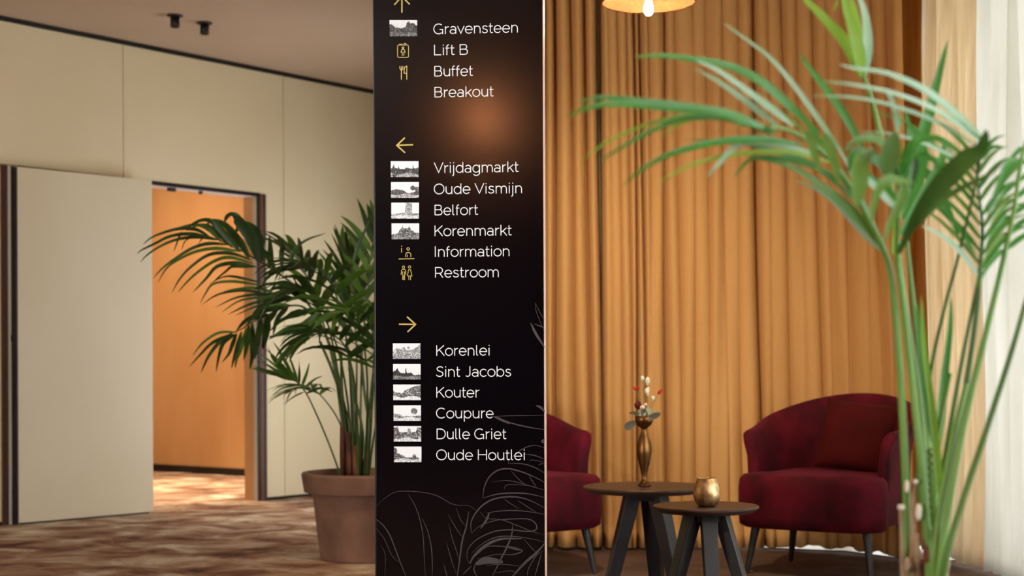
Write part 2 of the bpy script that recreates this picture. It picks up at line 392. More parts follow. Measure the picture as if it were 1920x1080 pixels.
F_right = [(1126, 1134, 1.4), (1142, 1150, .2), (1159, 1172, .4), (1179, 1186, .5), (1191, 1198, 1.0), (1202, 1213, .9), (1219, 1232, .2), (1247, 1252, .9), (1269, 1281, .45),
           (1301, 1308, .25), (1327, 1334, .35), (1358, 1366, .2), (1385, 1395, .35), (1415, 1434, 1.0), (1440, 1456, .15), (1465, 1494, .55), (1497, 1515, .2), (1525, 1550, .6), (1551, 1568, .3), (1580, 1598, .55),
           (1612, 1640, .25), (1635, 1660, .5), (1660, 1682, .4), (1690, 1706, .8)]
c1 = curtain('curtain', back_path, F_left, M_amber, amp=.055, seed=3)
tag(c1, 'narrow amber curtain panel directly right of the black sign', 'curtain', 'amber curtains along the back of the lounge')
c2 = curtain('curtain', back_path, F_right, M_amber, amp=.034, seed=5, lift=lambda px: (.012+.009*math.sin(px*.10)+.004*math.sin(px*.23)) * max(0, min(1, (px-1460)/60))-.008)
tag(c2, 'wide amber curtain panel hanging behind the tables and right armchair', 'curtain', 'amber curtains along the back of the lounge')
tr = sbox('trim_6', (1.1, 8.3, 3.17), (2.6, .06, .05), M_alu)

E0 = Vector((2.13, 8.38)); E1 = Vector((2.34, 5.4)); ED = (E1-E0).normalized(); EN = Vector((ED.y, -ED.x)); 
if EN.x > 0: EN = -EN
def side_path(px):
    r = ray(px, 700); k = r.x   # X = k*Y
    # E0 + t*ED : x = k*y
    t = (k*E0.y - E0.x) / (ED.x - k*ED.y); p = E0 + ED*t
    return (p.x, p.y, EN.x, EN.y)
F_brown = [(1686, 1686, .3), (1704, 1706, .4), (1719, 1720, .5), (1733.5, 1734.5, .2)]
cbr = curtain('curtain', side_path, F_brown, mat('brown_amber_cloth', '#c2925c', .85, spec=.15, noise=(8, '#b98850', 3, (3, 3, .3)), trans=.4), amp=.035, seed=17, rows=16)
tag(cbr, 'narrow brown-amber curtain strip in the corner behind the right palm stems', 'curtain')
F_beige = [(1737.5, 1738.5, .1), (1746, 1748, .4), (1752, 1757, .4), (1764, 1768, .3), (1777, 1780, .3), (1788, 1792, .3), (1800, 1806, .3), (1812, 1820, .2), (1823, 1830, .3), (1836, 1839, .6)]
cb = curtain('curtain', side_path, F_beige, M_beige, amp=.045, seed=11, rows=20)
tag(cb, 'beige drape hanging in the corner between amber curtains and white sheer', 'curtain')
F_white = [(1838, 1842, .6), (1855, 1858, .4), (1875, 1874, .3), (1893, 1893, .3), (1912, 1914, .7), (1935, 1935, .3), (1965, 1965, .5), (2000, 2000, .3), (2050, 2050, .5), (2110, 2110, .3), (2180, 2180, .5)]
cw = curtain('curtain', side_path, F_white, M_sheer, amp=.06, seed=13, rows=20)
tag(cw, 'white sheer curtain glowing with daylight at the right edge', 'curtain')
sbox('trim_7', (2.24, 6.9, 3.17), (.05, 3.0, .05), M_alu)

# ------------------------------------------------------------------ the sign
TH = math.radians(4.4); SU = Vector((math.cos(TH), -math.sin(TH), 0)); SNf = Vector((-math.sin(TH), -math.cos(TH), 0))
SC = P(862, 700, 4.8); SC.z = 0
def sign_uv(px, py):
    r = ray(px, py); c = Vector((0, 0, EYE)); t = (SC - c).dot(SNf) / r.dot(SNf); p = c + r*t
    return ((p-SC).dot(SU), p.z)
uL = (sign_uv(701.3, 540)[0]); uR = sign_uv(1021.5, 540)[0]; SW = uR-uL; SM = (uL+uR)/2; STH = .06; SH = 2.55
sign = empty('wayfinding_sign', SC + SU*SM, -TH)
tag(sign, 'tall black freestanding wayfinding sign with white place names and gold arrows', 'sign')
# local frame: x along SU, y = away from the viewer (-SNf), z up; front face at y=0
obj('panel_body', add_box(bmesh.new(), (0, STH/2, SH/2+.012), (SW-.006, STH, SH), 0, .0015), M_sign, sign)
obj('edge_trim', add_box(bmesh.new(), (SW/2-.0015, STH/2+.0005, SH/2+.012), (.003, STH+.001, SH), 0), mat('pale_edge_trim', '#d8b9a8', .4), sign)
obj('edge_trim', add_box(bmesh.new(), (-SW/2+.0015, STH/2+.0005, SH/2+.012), (.003, STH+.001, SH), 0), M_black, sign)
obj('base_plate', add_box(bmesh.new(), (0, STH/2+.02, .006), (SW+.06, .34, .012), 0, .002), M_black, sign)
def su(px, py):
    u, v = sign_uv(px, py); return (u-SM, v)
def flat(name, polys, m, off=.0006, label=None):
    """polys: list of lists of (x,z) -> thin print on the sign's face"""
    verts = []; faces = []
    for pl in polys:
        b = len(verts); verts += [(x, -off, z) for x, z in pl]; faces.append(tuple(range(b, b+len(pl))))
    o = objv(name, verts, faces, m, sign); tag(o, label); return o
def stroke(pts, wd, closed=False, taper=False):
    n = len(pts); L = []; R = []
    for i in range(n):
        a = pts[i-1] if (i > 0 or closed) else None; b = pts[(i+1) % n] if (i < n-1 or closed) else None; p = pts[i]
        def nrm(q, r):
            dx, dy = r[0]-q[0], r[1]-q[1]; l = math.hypot(dx, dy) or 1e-9; return (-dy/l, dx/l)
        if a is None: nn = nrm(p, b); k = 1
        elif b is None: nn = nrm(a, p); k = 1
        else:
            n1, n2 = nrm(a, p), nrm(p, b); sx, sy = n1[0]+n2[0], n1[1]+n2[1]; l = math.hypot(sx, sy) or 1e-9
            nn = (sx/l, sy/l); k = min(1/max(nn[0]*n1[0]+nn[1]*n1[1], .3), 2.0)
        ww = wd/2*k
        if taper: ww *= (.25 + .75*math.sin(PI*min(1, max(0, (i+.3)/(n-.4)))))
        L.append((p[0]+nn[0]*ww, p[1]+nn[1]*ww)); R.append((p[0]-nn[0]*ww, p[1]-nn[1]*ww))
    out = []
    rng = range(n if closed else n-1)
    for i in rng:
        j = (i+1) % n; out.append([R[i], R[j], L[j], L[i]])
    return out

# single-line letterforms: x-height .52, capitals .71
Wt = .053; h = Wt/2
def arc(cx, cy, rx, ry, a0, a1, n=14):
    return [(cx+rx*math.cos(math.radians(a0+(a1-a0)*k/n)), cy+ry*math.sin(math.radians(a0+(a1-a0)*k/n))) for k in range(n+1)]
XH = .52; CH = .71; xc = XH/2
def bowl(cx, rx=.225): return arc(cx, xc, rx, xc-h+.008, 0, 360, 26)
GL = {
 'a': (.53, [[(.44, 0), (.44, .33)] , [(.44, .33)] + arc(.26, .33, .18, .165, 0, 150, 10), arc(.235, .155, .175, .133, 45, 315, 14)[0:] , [(.44, .20), (.36, .275), (.24, .29)], [(.44, .13), (.36, .045), (.24, .022)]]),
 'b': (.60, [[(.09, 0), (.09, CH)], bowl(.315)]), 'd': (.60, [[(.51, 0), (.51, CH)], bowl(.285)]),
 'p': (.60, [[(.09, -.22), (.09, XH)], bowl(.315)]),
 'g': (.60, [[(.51, XH), (.51, -.02)] + arc(.29, -.02, .22, .175, 0, -150, 10), bowl(.285)]),
 'c': (.53, [arc(.295, xc, .235, xc-h+.008, 42, 318, 18)]),
 'e': (.57, [[(.055, .26), (.515, .26)] + arc(.285, xc, .23, xc-h+.008, 2, 318, 20)]),
 'f': (.31, [[(.12, 0), (.12, .56)] + arc(.235, .56, .115, .13, 180, 80, 6), [(.03, .47), (.28, .47)]]),
 'h': (.56, [[(.09, 0), (.09, CH)], [(.09, .29)] + arc(.28, .30, .19, .195, 180, 0, 12) + [(.47, 0)]]),
 'i': (.22, [[(.11, 0), (.11, XH)], [(.11, .64), (.11, .71)]]),
 'j': (.23, [[(.12, XH), (.12, -.10)] + arc(.0, -.10, .12, .10, 0, -80, 6), [(.12, .64), (.12, .71)]]),
 'k': (.50, [[(.09, 0), (.09, CH)], [(.46, .51), (.09, .19)], [(.22, .31), (.47, 0)]]),
 'l': (.25, [[(.09, CH), (.09, .09), (.125, .03), (.19, .025)]]),
 'm': (.85, [[(.09, 0), (.09, XH)], [(.09, .30)] + arc(.26, .31, .17, .185, 180, 0, 12) + [(.43, 0)], [(.43, .31)] + arc(.60, .31, .17, .185, 180, 0, 12) + [(.77, 0)]]),
 'n': (.56, [[(.09, 0), (.09, XH)], [(.09, .29)] + arc(.28, .30, .19, .195, 180, 0, 12) + [(.47, 0)]]),
 'o': (.58, [bowl(.29, .24)]),
 'r': (.35, [[(.09, 0), (.09, XH)], [(.09, .30), (.12, .39), (.19, .465), (.32, .49)]]),
 's': (.47, [[(.39, .43), (.33, .475), (.23, .495), (.13, .47), (.09, .395), (.13, .31), (.24, .27), (.35, .235), (.405, .155), (.37, .07), (.25, .022), (.14, .04), (.05, .11)]]),
 't': (.33, [[(.13, .67), (.13, .10), (.17, .03), (.25, .03), (.30, .05)], [(.03, .47), (.29, .47)]]),
 'u': (.56, [[(.085, XH), (.085, .22)] + arc(.275, .22, .19, .195, 180, 360, 12), [(.47, XH), (.47, 0)]]),
 'v': (.50, [[(.03, XH), (.25, .02), (.47, XH)]]),
 'O': (.76, [arc(.38, .355, .325, .335, 0, 360, 32)]),
 'C': (.70, [arc(.385, .355, .325, .335, 48, 312, 24)]),
 'G': (.75, [arc(.385, .355, .325, .335, 48, 312, 24), [(.45, .31), (.655, .31), (.655, 0)]]),
 'B': (.64, [[(.09, .028), (.09, .682), (.34, .682)] + arc(.37, .53, .15, .152, 90, -90, 10) + [(.09, .378)], [(.34, .378)] + arc(.39, .205, .175, .175, 90, -90, 12) + [(.09, .028)]]),
 'D': (.71, [[(.09, .028), (.09, .682), (.33, .682)] + arc(.33, .355, .315, .327, 90, -90, 18) + [(.09, .028)]]),
 'H': (.72, [[(.09, 0), (.09, CH)], [(.63, 0), (.63, CH)], [(.09, .365), (.63, .365)]]),
 'I': (.26, [[(.13, 0), (.13, CH)]]),
 'J': (.50, [[(.40, CH), (.40, .18)] + arc(.24, .18, .16, .155, 0, -140, 9)]),
 'K': (.63, [[(.09, 0), (.09, CH)], [(.58, .70), (.09, .27)], [(.26, .42), (.60, 0)]]),
 'L': (.55, [[(.09, CH), (.09, .028), (.52, .028)]]),
 'R': (.66, [[(.09, 0), (.09, .682), (.36, .682)] + arc(.37, .485, .19, .197, 90, -90, 12) + [(.09, .288)], [(.37, .29), (.58, 0)]]),
 'S': (.58, [[(.50, .60), (.43, .66), (.31, .685), (.17, .655), (.10, .55), (.14, .44), (.28, .375), (.42, .325), (.51, .23), (.48, .10), (.33, .025), (.17, .04), (.05, .13)]]),
 'V': (.66, [[(.03, CH), (.33, .03), (.63, CH)]]),
}
CAPV = su(815, 840)[1]*0
cap_m = abs(su(818, 647.3)[1] - su(818, 667.0)[1])       # height of a capital on the sign
def word(txt, x0, x1, yb):
    polys = []; x = 0; pen = []
    for ch in txt:
        if ch == ' ': x += .24; continue
        adv, sts = GL[ch]
        for st in sts:
            if len(st) > 1: pen.append([(x+p[0], p[1]) for p in st])
        x += adv
    mn = min(p[0] for s in pen for p in s)-h; mx = max(p[0] for s in pen for p in s)+h
    (ua, v0) = su(x0, yb); (ub, _) = su(x1, yb)
    ky = cap_m/CH; kx = (ub-ua)/(mx-mn)
    for s in pen:
        cl = len(s) > 20 and abs(s[0][0]-s[-1][0]) < 1e-4 and abs(s[0][1]-s[-1][1]) < 1e-4
        pts = [(ua+(p[0]-mn)*kx, v0+p[1]*ky) for p in (s[:-1] if cl else s)]
        polys += stroke(pts, Wt*ky, closed=cl)
    return flat('lettering', polys, M_white, .0006, 'white lettering reading ' + txt)
WORDS = [('Gravensteen', 812.7, 971, 64.3), ('Lift B', 814, 877.3, 103.8), ('Buffet', 814.5, 887.3, 143.6), ('Breakout', 814.8, 926, 182.8),
 ('Vrijdagmarkt', 813.5, 972.8, 324.6), ('Oude Vismijn', 813.5, 978.7, 364.3), ('Belfort', 815, 897, 403.8), ('Korenmarkt', 815, 960, 442.8), ('Information', 815.5, 955.3, 481.7), ('Restroom', 816, 935, 520.6),
 ('Korenlei', 818.2, 917.8, 667), ('Sint Jacobs', 817.3, 958.3, 706.6), ('Kouter', 818.3, 899.6, 745.4), ('Coupure', 817.7, 925.5, 784.4), ('Dulle Griet', 818.9, 950, 823.4), ('Oude Houtlei', 818, 983.7, 862.6)]
for wd in WORDS: word(*wd)
pm = abs(su(760, 500)[1]-su(760, 600)[1])/100.0     # metres per picture pixel on the sign
def px_strokes(name, lines, wpx, m, label=None, off=.0006, closed=(), smooth=0):
    polys = []
    for i, ln_ in enumerate(lines):
        pts = [su(*p) for p in ln_]
        polys += stroke(pts, (wpx[i] if isinstance(wpx, list) else wpx)*pm, closed=i in closed)
    return flat(name, polys, m, off, label)
px_strokes('arrow', [[(753.6, 24), (753.6, -6)], [(739.3, 9.2), (753.6, -6.5), (768.2, 8.2)]], 2.6, M_gold, 'gold arrow pointing up')
px_strokes('arrow', [[(774.5, 271.4), (744, 272.6)], [(759.2, 258.3), (744, 272.6), (759.6, 286.4)]], 2.6, M_gold, 'gold arrow pointing left')
px_strokes('arrow', [[(748, 608), (779, 608.2)], [(763, 593.8), (779.2, 608.2), (764, 622.4)]], 2.6, M_gold, 'gold arrow pointing right')
def rrect(x0, y0, x1, y1, r):
    o = []
    for cx, cy, a in ((x1-r, y0+r, -90), (x1-r, y1-r, 0), (x0+r, y1-r, 90), (x0+r, y0+r, 180)):
        for k in range(5):
            an = math.radians(a+k*22.5); o.append((cx+r*math.cos(an), cy+r*math.sin(an)))
    return o
def circ(cx, cy, r, n=14): return [(cx+r*math.cos(2*PI*k/n), cy+r*math.sin(2*PI*k/n)) for k in range(n)]
px_strokes('icon', [rrect(745.5, 84.5, 766, 107.7, 2.5), [(749, 82), (751.5, 84), (754, 82)], [(757, 83), (759.5, 81.2), (762, 83)], circ(755.6, 89.8, 1.7),
    [(752, 99), (752.8, 94), (754.5, 92.8), (757, 92.8), (758.6, 94), (759.6, 99)], [(754.2, 97), (754.2, 104.6)], [(757.4, 97), (757.4, 104.6)]], [1.3]*7, M_gold, 'gold lift icon with a figure in a box', closed=(0, 3))
px_strokes('icon', [[(749.5, 124), (750, 129), (752.7, 132.5), (755.3, 129), (755.5, 124)], [(752.7, 132.5), (752.7, 149.3)], [(752.6, 124), (752.6, 131)],
    [(762.8, 149.3), (762.8, 124), (759.2, 125.5), (757.8, 130), (757.8, 137), (762.8, 138)]], [1.4, 1.6, 1.0, 1.5], M_gold, 'gold fork and knife icon')
px_strokes('icon', [[(753, 465), (753, 473.5)], [(753, 460.5), (753, 462.5)], circ(765.3, 466.8, 2.4), [(760.8, 482), (760.8, 476.5), (763, 473.6), (768, 473.6), (770.4, 476.5), (770.4, 482)], [(763.6, 477), (763.6, 482)],
    [(747.5, 485.6), (777, 485)]], [1.4, 1.4, 1.2, 1.3, 1, 1.6], M_gold, 'gold information desk icon', closed=(2,))
px_strokes('icon', [circ(756.7, 500.8, 2.2), [(752, 515), (753, 506.5), (755, 505), (758.6, 505), (760.6, 507), (761, 515)], [(755, 509), (755, 525)], [(758.8, 509), (758.8, 525)], [(757, 516), (757, 525)],
    circ(768, 500.6, 2.2), [(763.8, 517.5), (766.2, 505.6), (769.8, 505.6), (772.4, 517.5), (763.8, 517.5)], [(766.5, 518), (766.5, 525)], [(769.8, 518), (769.8, 525)]], 1.1, M_gold, 'gold man and woman restroom icon', closed=(0, 5))

# leaf line drawing over the lower right of the sign
def Z1(l): return [(690+x/3.6, 780+y/3.6) for x, y in l]
def Z2(l): return [(690+x/3.272, 560+y/3.272) for x, y in l]
DR = [(Z1([(52, 615), (120, 550), (190, 512), (290, 508), (400, 520), (480, 545), (560, 590), (620, 603), (680, 605), (735, 640)]), 1.2),
 (Z1([(270, 530), (310, 590), (345, 680), (370, 800), (380, 950), (388, 1100)]), 1.5), (Z1([(365, 690), (400, 770), (425, 870), (435, 1000), (432, 1100)]), 1.6),
 (Z1([(52, 695), (100, 735), (150, 810), (200, 940), (235, 1030), (265, 1100)]), 2.2), (Z1([(52, 755), (110, 830), (160, 940), (210, 990)]), 1.1), (Z1([(85, 870), (112, 920), (118, 980), (110, 1100)]), 1),
 (Z1([(680, 645), (665, 740), (635, 850), (615, 1000), (598, 1100)]), 2.8), (Z1([(595, 620), (625, 700), (660, 745)]), 1.2), (Z1([(540, 665), (590, 750), (640, 825)]), 1.2), (Z1([(545, 725), (570, 830), (600, 920), (615, 975)]), 1.3),
 (Z1([(530, 855), (560, 960), (592, 1060)]), 1.3), (Z1([(510, 1000), (540, 1100)]), 1.6),
 (Z1([(775, 555), (785, 480), (820, 410), (880, 365), (960, 357), (1060, 385), (1140, 420), (1195, 450)]), 2.6), (Z1([(775, 555), (860, 530), (960, 520), (1080, 525), (1195, 550)]), 2.4),
 (Z1([(840, 445), (930, 435), (1020, 450), (1120, 480), (1195, 500)]), 1.2), (Z1([(965, 370), (1010, 420), (1060, 460)]), 1.2), (Z1([(1085, 400), (1110, 440), (1135, 475)]), 1.2), (Z1([(920, 495), (930, 470), (980, 462), (1130, 475)]), 1.2),
 (Z1([(700, 790), (695, 720), (730, 650), (790, 590), (870, 555), (980, 545), (1080, 565), (1195, 620)]), 2.8),
 (Z1([(700, 790), (760, 740), (860, 705), (980, 695), (1080, 695), (1130, 725), (1135, 765), (1080, 780), (960, 768), (850, 780), (740, 830), (680, 890), (668, 950), (685, 1000)]), 2.2),
 (Z1([(755, 645), (800, 690), (900, 700), (1010, 740), (1110, 780), (1195, 800)]), 1.3), (Z1([(800, 655), (900, 640), (1030, 640), (1195, 662)]), 1.8), (Z1([(915, 560), (960, 590), (1020, 625)]), 1.2), (Z1([(1010, 570), (1080, 615), (1150, 660)]), 1.2),
 (Z1([(760, 760), (800, 700), (820, 650)]), 4), (Z1([(685, 1000), (720, 940), (800, 870), (900, 830), (1040, 828)]), 5), (Z1([(700, 925), (790, 850), (900, 812), (1050, 820), (1195, 850)]), 1.6),
 (Z1([(975, 735), (970, 800), (940, 880), (900, 960), (830, 1100)]), 3), (Z1([(725, 1000), (800, 975), (910, 985)]), 13), (Z1([(745, 1100), (715, 1040), (725, 1000)]), 2),
 (Z1([(720, 950), (800, 885), (900, 880), (1040, 905), (980, 935), (860, 935), (740, 965)]), 1.8), (Z1([(930, 880), (1040, 905)]), 5), (Z1([(960, 1100), (1060, 990), (1130, 930), (1195, 860)]), 5), (Z1([(1078, 1100), (1080, 1040), (1130, 950), (1180, 910)]), 1.5),
 (Z1([(1050, 830), (1095, 880), (1140, 930)]), 1.2), (Z1([(800, 1010), (900, 1000), (1040, 1015)]), 1.2), (Z1([(860, 1060), (960, 1045), (1010, 1060)]), 1.2), (Z1([(1120, 1100), (1150, 1000), (1170, 930)]), 1.8), (Z1([(640, 1070), (700, 1010)]), 1.6),
 (Z1([(945, 320), (965, 285), (1040, 225), (1120, 198), (1195, 215)]), 1.5), (Z1([(945, 320), (1040, 322), (1120, 345), (1195, 385)]), 1.8), (Z1([(1055, 258), (1120, 265), (1195, 292)]), 1.6), (Z1([(1090, 305), (1110, 297), (1195, 312)]), 1.1), (Z1([(1150, 332), (1170, 322), (1195, 324)]), 1.2),
 (Z1([(860, 0), (960, 45), (1080, 75), (1195, 92)]), 2.2), (Z2([(768, 722), (900, 718), (1086, 716)]), 1), (Z2([(768, 722), (820, 745), (870, 768)]), 4), (Z2([(1025, 25), (1030, 70), (1052, 130), (1082, 205)]), 1), (Z2([(1025, 25), (1055, 85), (1082, 130)]), 1),
 (Z2([(998, 148), (1030, 215), (1083, 298)]), 5), (Z2([(1020, 155), (1060, 170), (1083, 180)]), 2), (Z2([(1030, 655), (1060, 668), (1086, 695)]), 4.5), (Z2([(1062, 878), (1086, 862)]), 3.5), (Z2([(1062, 878), (1086, 886)]), 2.5)]
polys = []
for i, (pts, wpx) in enumerate(DR):
    sp_ = [(v.x, v.y) for v in spline([(p[0], p[1], 0) for p in pts], 5)]
    sp_ = [(min(x, 1020.6), min(y, 1100)) for x, y in sp_]
    polys += stroke([su(*p) for p in sp_], wpx*pm, taper=True)
flat('leaf_drawing', polys, M_draw, .0004, 'grey line drawing of large leaves')

# little landscape photographs, printed flat: cell colours computed here
M_photo = bpy.data.materials.new('photo_print'); M_photo.use_nodes = True
_n = M_photo.node_tree; _a = _n.nodes.new('ShaderNodeVertexColor'); _a.layer_name = 'print'
_n.links.new(_a.outputs[0], _n.nodes['Principled BSDF'].inputs['Base Color']); _n.nodes['Principled BSDF'].inputs['Roughness'].default_value = .5
def photo(x0, y0, x1, y1, prof, seed, dark=.12, ground=.45, sky=.86, trees=(), busy=.5, label=''):
    NX, NY = 52, 30; rnd = random.Random(seed)
    g = [[0.0]*NX for _ in range(NY)]
    def hgt(x):
        for (a, ha), (b, hb) in zip(prof, prof[1:]):
            if a <= x <= b: return ha if b-a < 1e-6 else ha + (hb-ha)*(x-a)/(b-a)
        return prof[-1][1]
    low = [[rnd.random() for _ in range(NX//2+2)] for _ in range(NY//2+2)]
    for j in range(NY):
        for i in range(NX):
            x, y = (i+.5)/NX, (j+.5)/NY        # y up
            nz = .6*low[j//2][i//2] + .4*rnd.random()
            hh = hgt(x) + .04*(rnd.random()-.5)
            gl = .22 + .05*math.sin(x*9+seed)
            if y > hh: v = sky - .10*(1-y) + .04*(nz-.5)
            elif y > gl: v = dark + busy*(nz**2)*.9
            else: v = ground + (nz-.5)*.55
            for (tx, ty, tr) in trees:
                if (x-tx)**2 + ((y-ty)*.6)**2 < tr*tr: v = dark + .55*nz*nz
            g[j][i] = max(.02, min(.92, v))
    verts = []; faces = []; cols = []
    for j in range(NY+1):
        for i in range(NX+1):
            u, v = su(x0 + (x1-x0)*i/NX, y1 + (y0-y1)*j/NY); verts.append((u, -.0006, v))
    for j in range(NY):
        for i in range(NX):
            a = j*(NX+1)+i; faces.append((a, a+1, a+NX+2, a+NX+1)); cols.append(g[j][i])
    o = objv('photo_print', verts, faces, M_photo, sign)
    at = o.data.color_attributes.new('print', 'FLOAT_COLOR', 'CORNER')
    for p in o.data.polygons:
        v = cols[p.index]; v = min(.85, v**2.1*1.25)
        for li in p.loop_indices: at.data[li].color = (v*.90, v*.97, v*1.03, 1)
    tag(o, label)
photo(730.4, 37.8, 782.2, 68, [(0, .75), (.1, .72), (.2, .55), (.5, .5), (.6, .62), (.62, .85), (.7, .95), (.75, .8), (.85, .85), (.95, .7), (1, .65)], 1, .04, .3, .82, label='dark grey photograph of a street with towers')
photo(732.7, 302.3, 784.8, 332, [(0, .5), (.07, .62), (.1, .85), (.13, .6), (.25, .55), (.28, .7), (.32, .5), (.5, .5), (.55, .6), (.78, .52), (.8, .78), (.83, .55), (1, .6)], 2, .04, .5, .88, [(.15, .12, .08)], label='black and white photograph of a square with spires')
photo(733.2, 341.4, 785.4, 371, [(0, .45), (.1, .5), (.2, .55), (.4, .5), (.6, .3), (.7, .3), (1, .5)], 3, .12, .55, .88, [(.78, .62, .09), (.95, .55, .1)], label='black and white photograph of low houses and a round tree')
photo(733.7, 380, 785.6, 409.8, [(0, .25), (.3, .35), (.5, .38), (.52, .98), (.74, .98), (.75, .33), (1, .33)], 4, .35, .75, .9, busy=.6, label='pale photograph of a tall square tower')
photo(734.2, 418.9, 786, 448.6, [(0, .3), (.2, .35), (.3, .6), (.36, .66), (.39, .9), (.42, .7), (.6, .68), (.64, .85), (.7, .62), (.85, .42), (1, .4)], 5, .12, .4, .86, busy=.7, label='photograph of a gabled building with two spires')
photo(736.6, 643.8, 788.4, 673, [(0, .5), (.15, .75), (.3, .6), (.4, .8), (.5, .55), (.7, .6), (.85, .75), (1, .95)], 6, .3, .5, .88, [(.57, .72, .05)], busy=.9, label='pale photograph of crowded gabled fronts')
photo(737, 682.3, 788.7, 711.6, [(0, .5), (.1, .6), (.16, .75), (.2, .55), (.3, .4), (.44, .4), (.46, .85), (.5, .4), (.65, .45), (.75, .3), (1, .3)], 7, .03, .4, .88, busy=.25, label='photograph of a dark church silhouette')
photo(737.4, 721, 788.9, 750.3, [(0, .6), (.1, .5), (.35, .45), (.4, .6), (.6, .75), (.8, .9), (1, .95)], 8, .15, .82, .88, [(.7, .6, .1), (.9, .7, .1)], busy=.8, label='photograph of a pale avenue lined with trees')
photo(738, 760, 789.3, 789.2, [(0, .45), (.25, .42), (.3, .3), (.6, .3), (1, .35)], 9, .2, .8, .88, [(.75, .62, .12)], busy=.8, label='photograph of a curving road and one round tree')
photo(738.4, 798.8, 789.7, 827.9, [(0, .9), (.15, .95), (.2, .6), (.5, .6), (.52, .85), (.6, .85), (.62, .6), (.8, .62), (.85, .9), (1, .92)], 10, .1, .75, .88, busy=.9, label='photograph of a cannon between two houses')
photo(738.8, 837.3, 790.2, 866.6, [(0, .95), (.1, .9), (.12, .6), (.3, .45), (.45, .3), (.65, .3), (.85, .32), (1, .2)], 11, .12, .7, .9, [(.74, .38, .07)], busy=.6, label='photograph of a canal with a dark round tree')

# ------------------------------------------------------------------ ceiling spots
def ceiling_spot(px, py, D, label):
    p = P(px, py, D); e = empty('ceiling_spotlight', (p.x, p.y, CEIL))
    tag(e, label, 'spotlight', 'black ceiling spots')
    obj('flange', add_lathe(bmesh.new(), [(0, -.001), (.05, -.001), (.05, -.008), (.04, -.012), (.028, -.013), (0, -.013)], 28), M_black, e, True)
    bm = bmesh.new(); add_lathe(bm, [(0, -.0135), (.028, -.0135), (.029, -.075), (.025, -.077), (.023, -.06), (0, -.06)], 28)
    obj('barrel', bm, M_black, e, True)
    obj('lens', add_lathe(bmesh.new(), [(0, -.066), (.0225, -.064), (.0225, -.0602), (0, -.0602)], 20), mat('pale_lens', '#c99a78', .4), e, True)  # lens is a plain pale colour, no emission
ceiling_spot(328, 22, 9.72, 'black ceiling spot nearer the left edge, on a round plate')
ceiling_spot(383.5, 35, 9.93, 'black ceiling spot with a pale tip, second from the left')

# ------------------------------------------------------------------ pendant lamps
M_bulb = mat('bulb_glow', '#fff2d8', .4, emit=(1.0, .80, .5, 1), estr=40)
def pendant(name, p, label, power, grp, lc=(1.0, .62, .34)):
    e = empty(name, p); tag(e, label, 'lamp', grp)
    R = .178
    bm = bmesh.new()
    prof = [(R, 0), (R+.004, .004), (R-.004, .03), (.155, .075), (.11, .12), (.055, .15), (.03, .16), (.026, .158), (.052, .145), (.105, .115), (.148, .072), (R-.010, .028), (R-.004, .002)]
    add_lathe(bm, prof + [prof[0]], 56); obj('lamp_shade', bm, M_rattan, e, True)
    bm = bmesh.new()
    for k in range(6):
        rr = R - .004 - .0 + .0*k; 
    for (r_, z_) in [(R+.004, .003), (R, .03-.006), (.168, .05), (.15, .085), (.125, .112), (.09, .138)]:
        ring = [(r_*math.cos(2*PI*k/40), r_*math.sin(2*PI*k/40), z_) for k in range(41)]; add_tube(bm, ring, .003, 5)
    obj('rattan_hoop', bm, M_rattan, e, True)
    obj('bulb', add_lathe(bmesh.new(), [(0, -.052), (.010, -.050), (.017, -.040), (.019, -.028), (.017, -.012), (.012, .004), (.011, .04)], 20), M_bulb, e, True)
    obj('socket', add_lathe(bmesh.new(), [(0, .04), (.015, .04), (.015, .09), (0, .09)], 16), M_black, e, True)
    obj('cord', add_tube(bmesh.new(), [(0, 0, .09), (0, 0, CEIL-p[2]-.02)], .003, 6), M_black, e)
    obj('canopy', add_lathe(bmesh.new(), [(0, CEIL-p[2]-.001), (.05, CEIL-p[2]-.001), (.05, CEIL-p[2]-.02), (0, CEIL-p[2]-.024)], 24), M_black, e, True)
    point(name+'_light', (p[0], p[1], p[2]-.03), power, lc, .027).parent = None
    print('PENDANT', p); return e
pl = P(1216, 0, 6.0)
pendant('pendant_lamp', (pl.x, pl.y, pl.z-.01), 'woven orange pendant lamp with a bare bulb above the coffee tables', 66, 'woven pendant lamps')
# its twin over the near side of the room, mirrored softly in the black sign
up = ray(908, 205).normalized(); c0 = Vector((0, 0, EYE)); tt_ = (SC-c0).dot(SNf)/up.dot(SNf); hit = c0+up*tt_
rf = up - 2*up.dot(SNf)*SNf; k_ = (2.42-hit.z)/rf.z; p2 = hit+rf*k_
pendant('pendant_lamp', (p2.x, p2.y, 2.40), 'woven orange pendant lamp hanging in front of the black sign', 78, 'woven pendant lamps', (1.0, .34, .10))

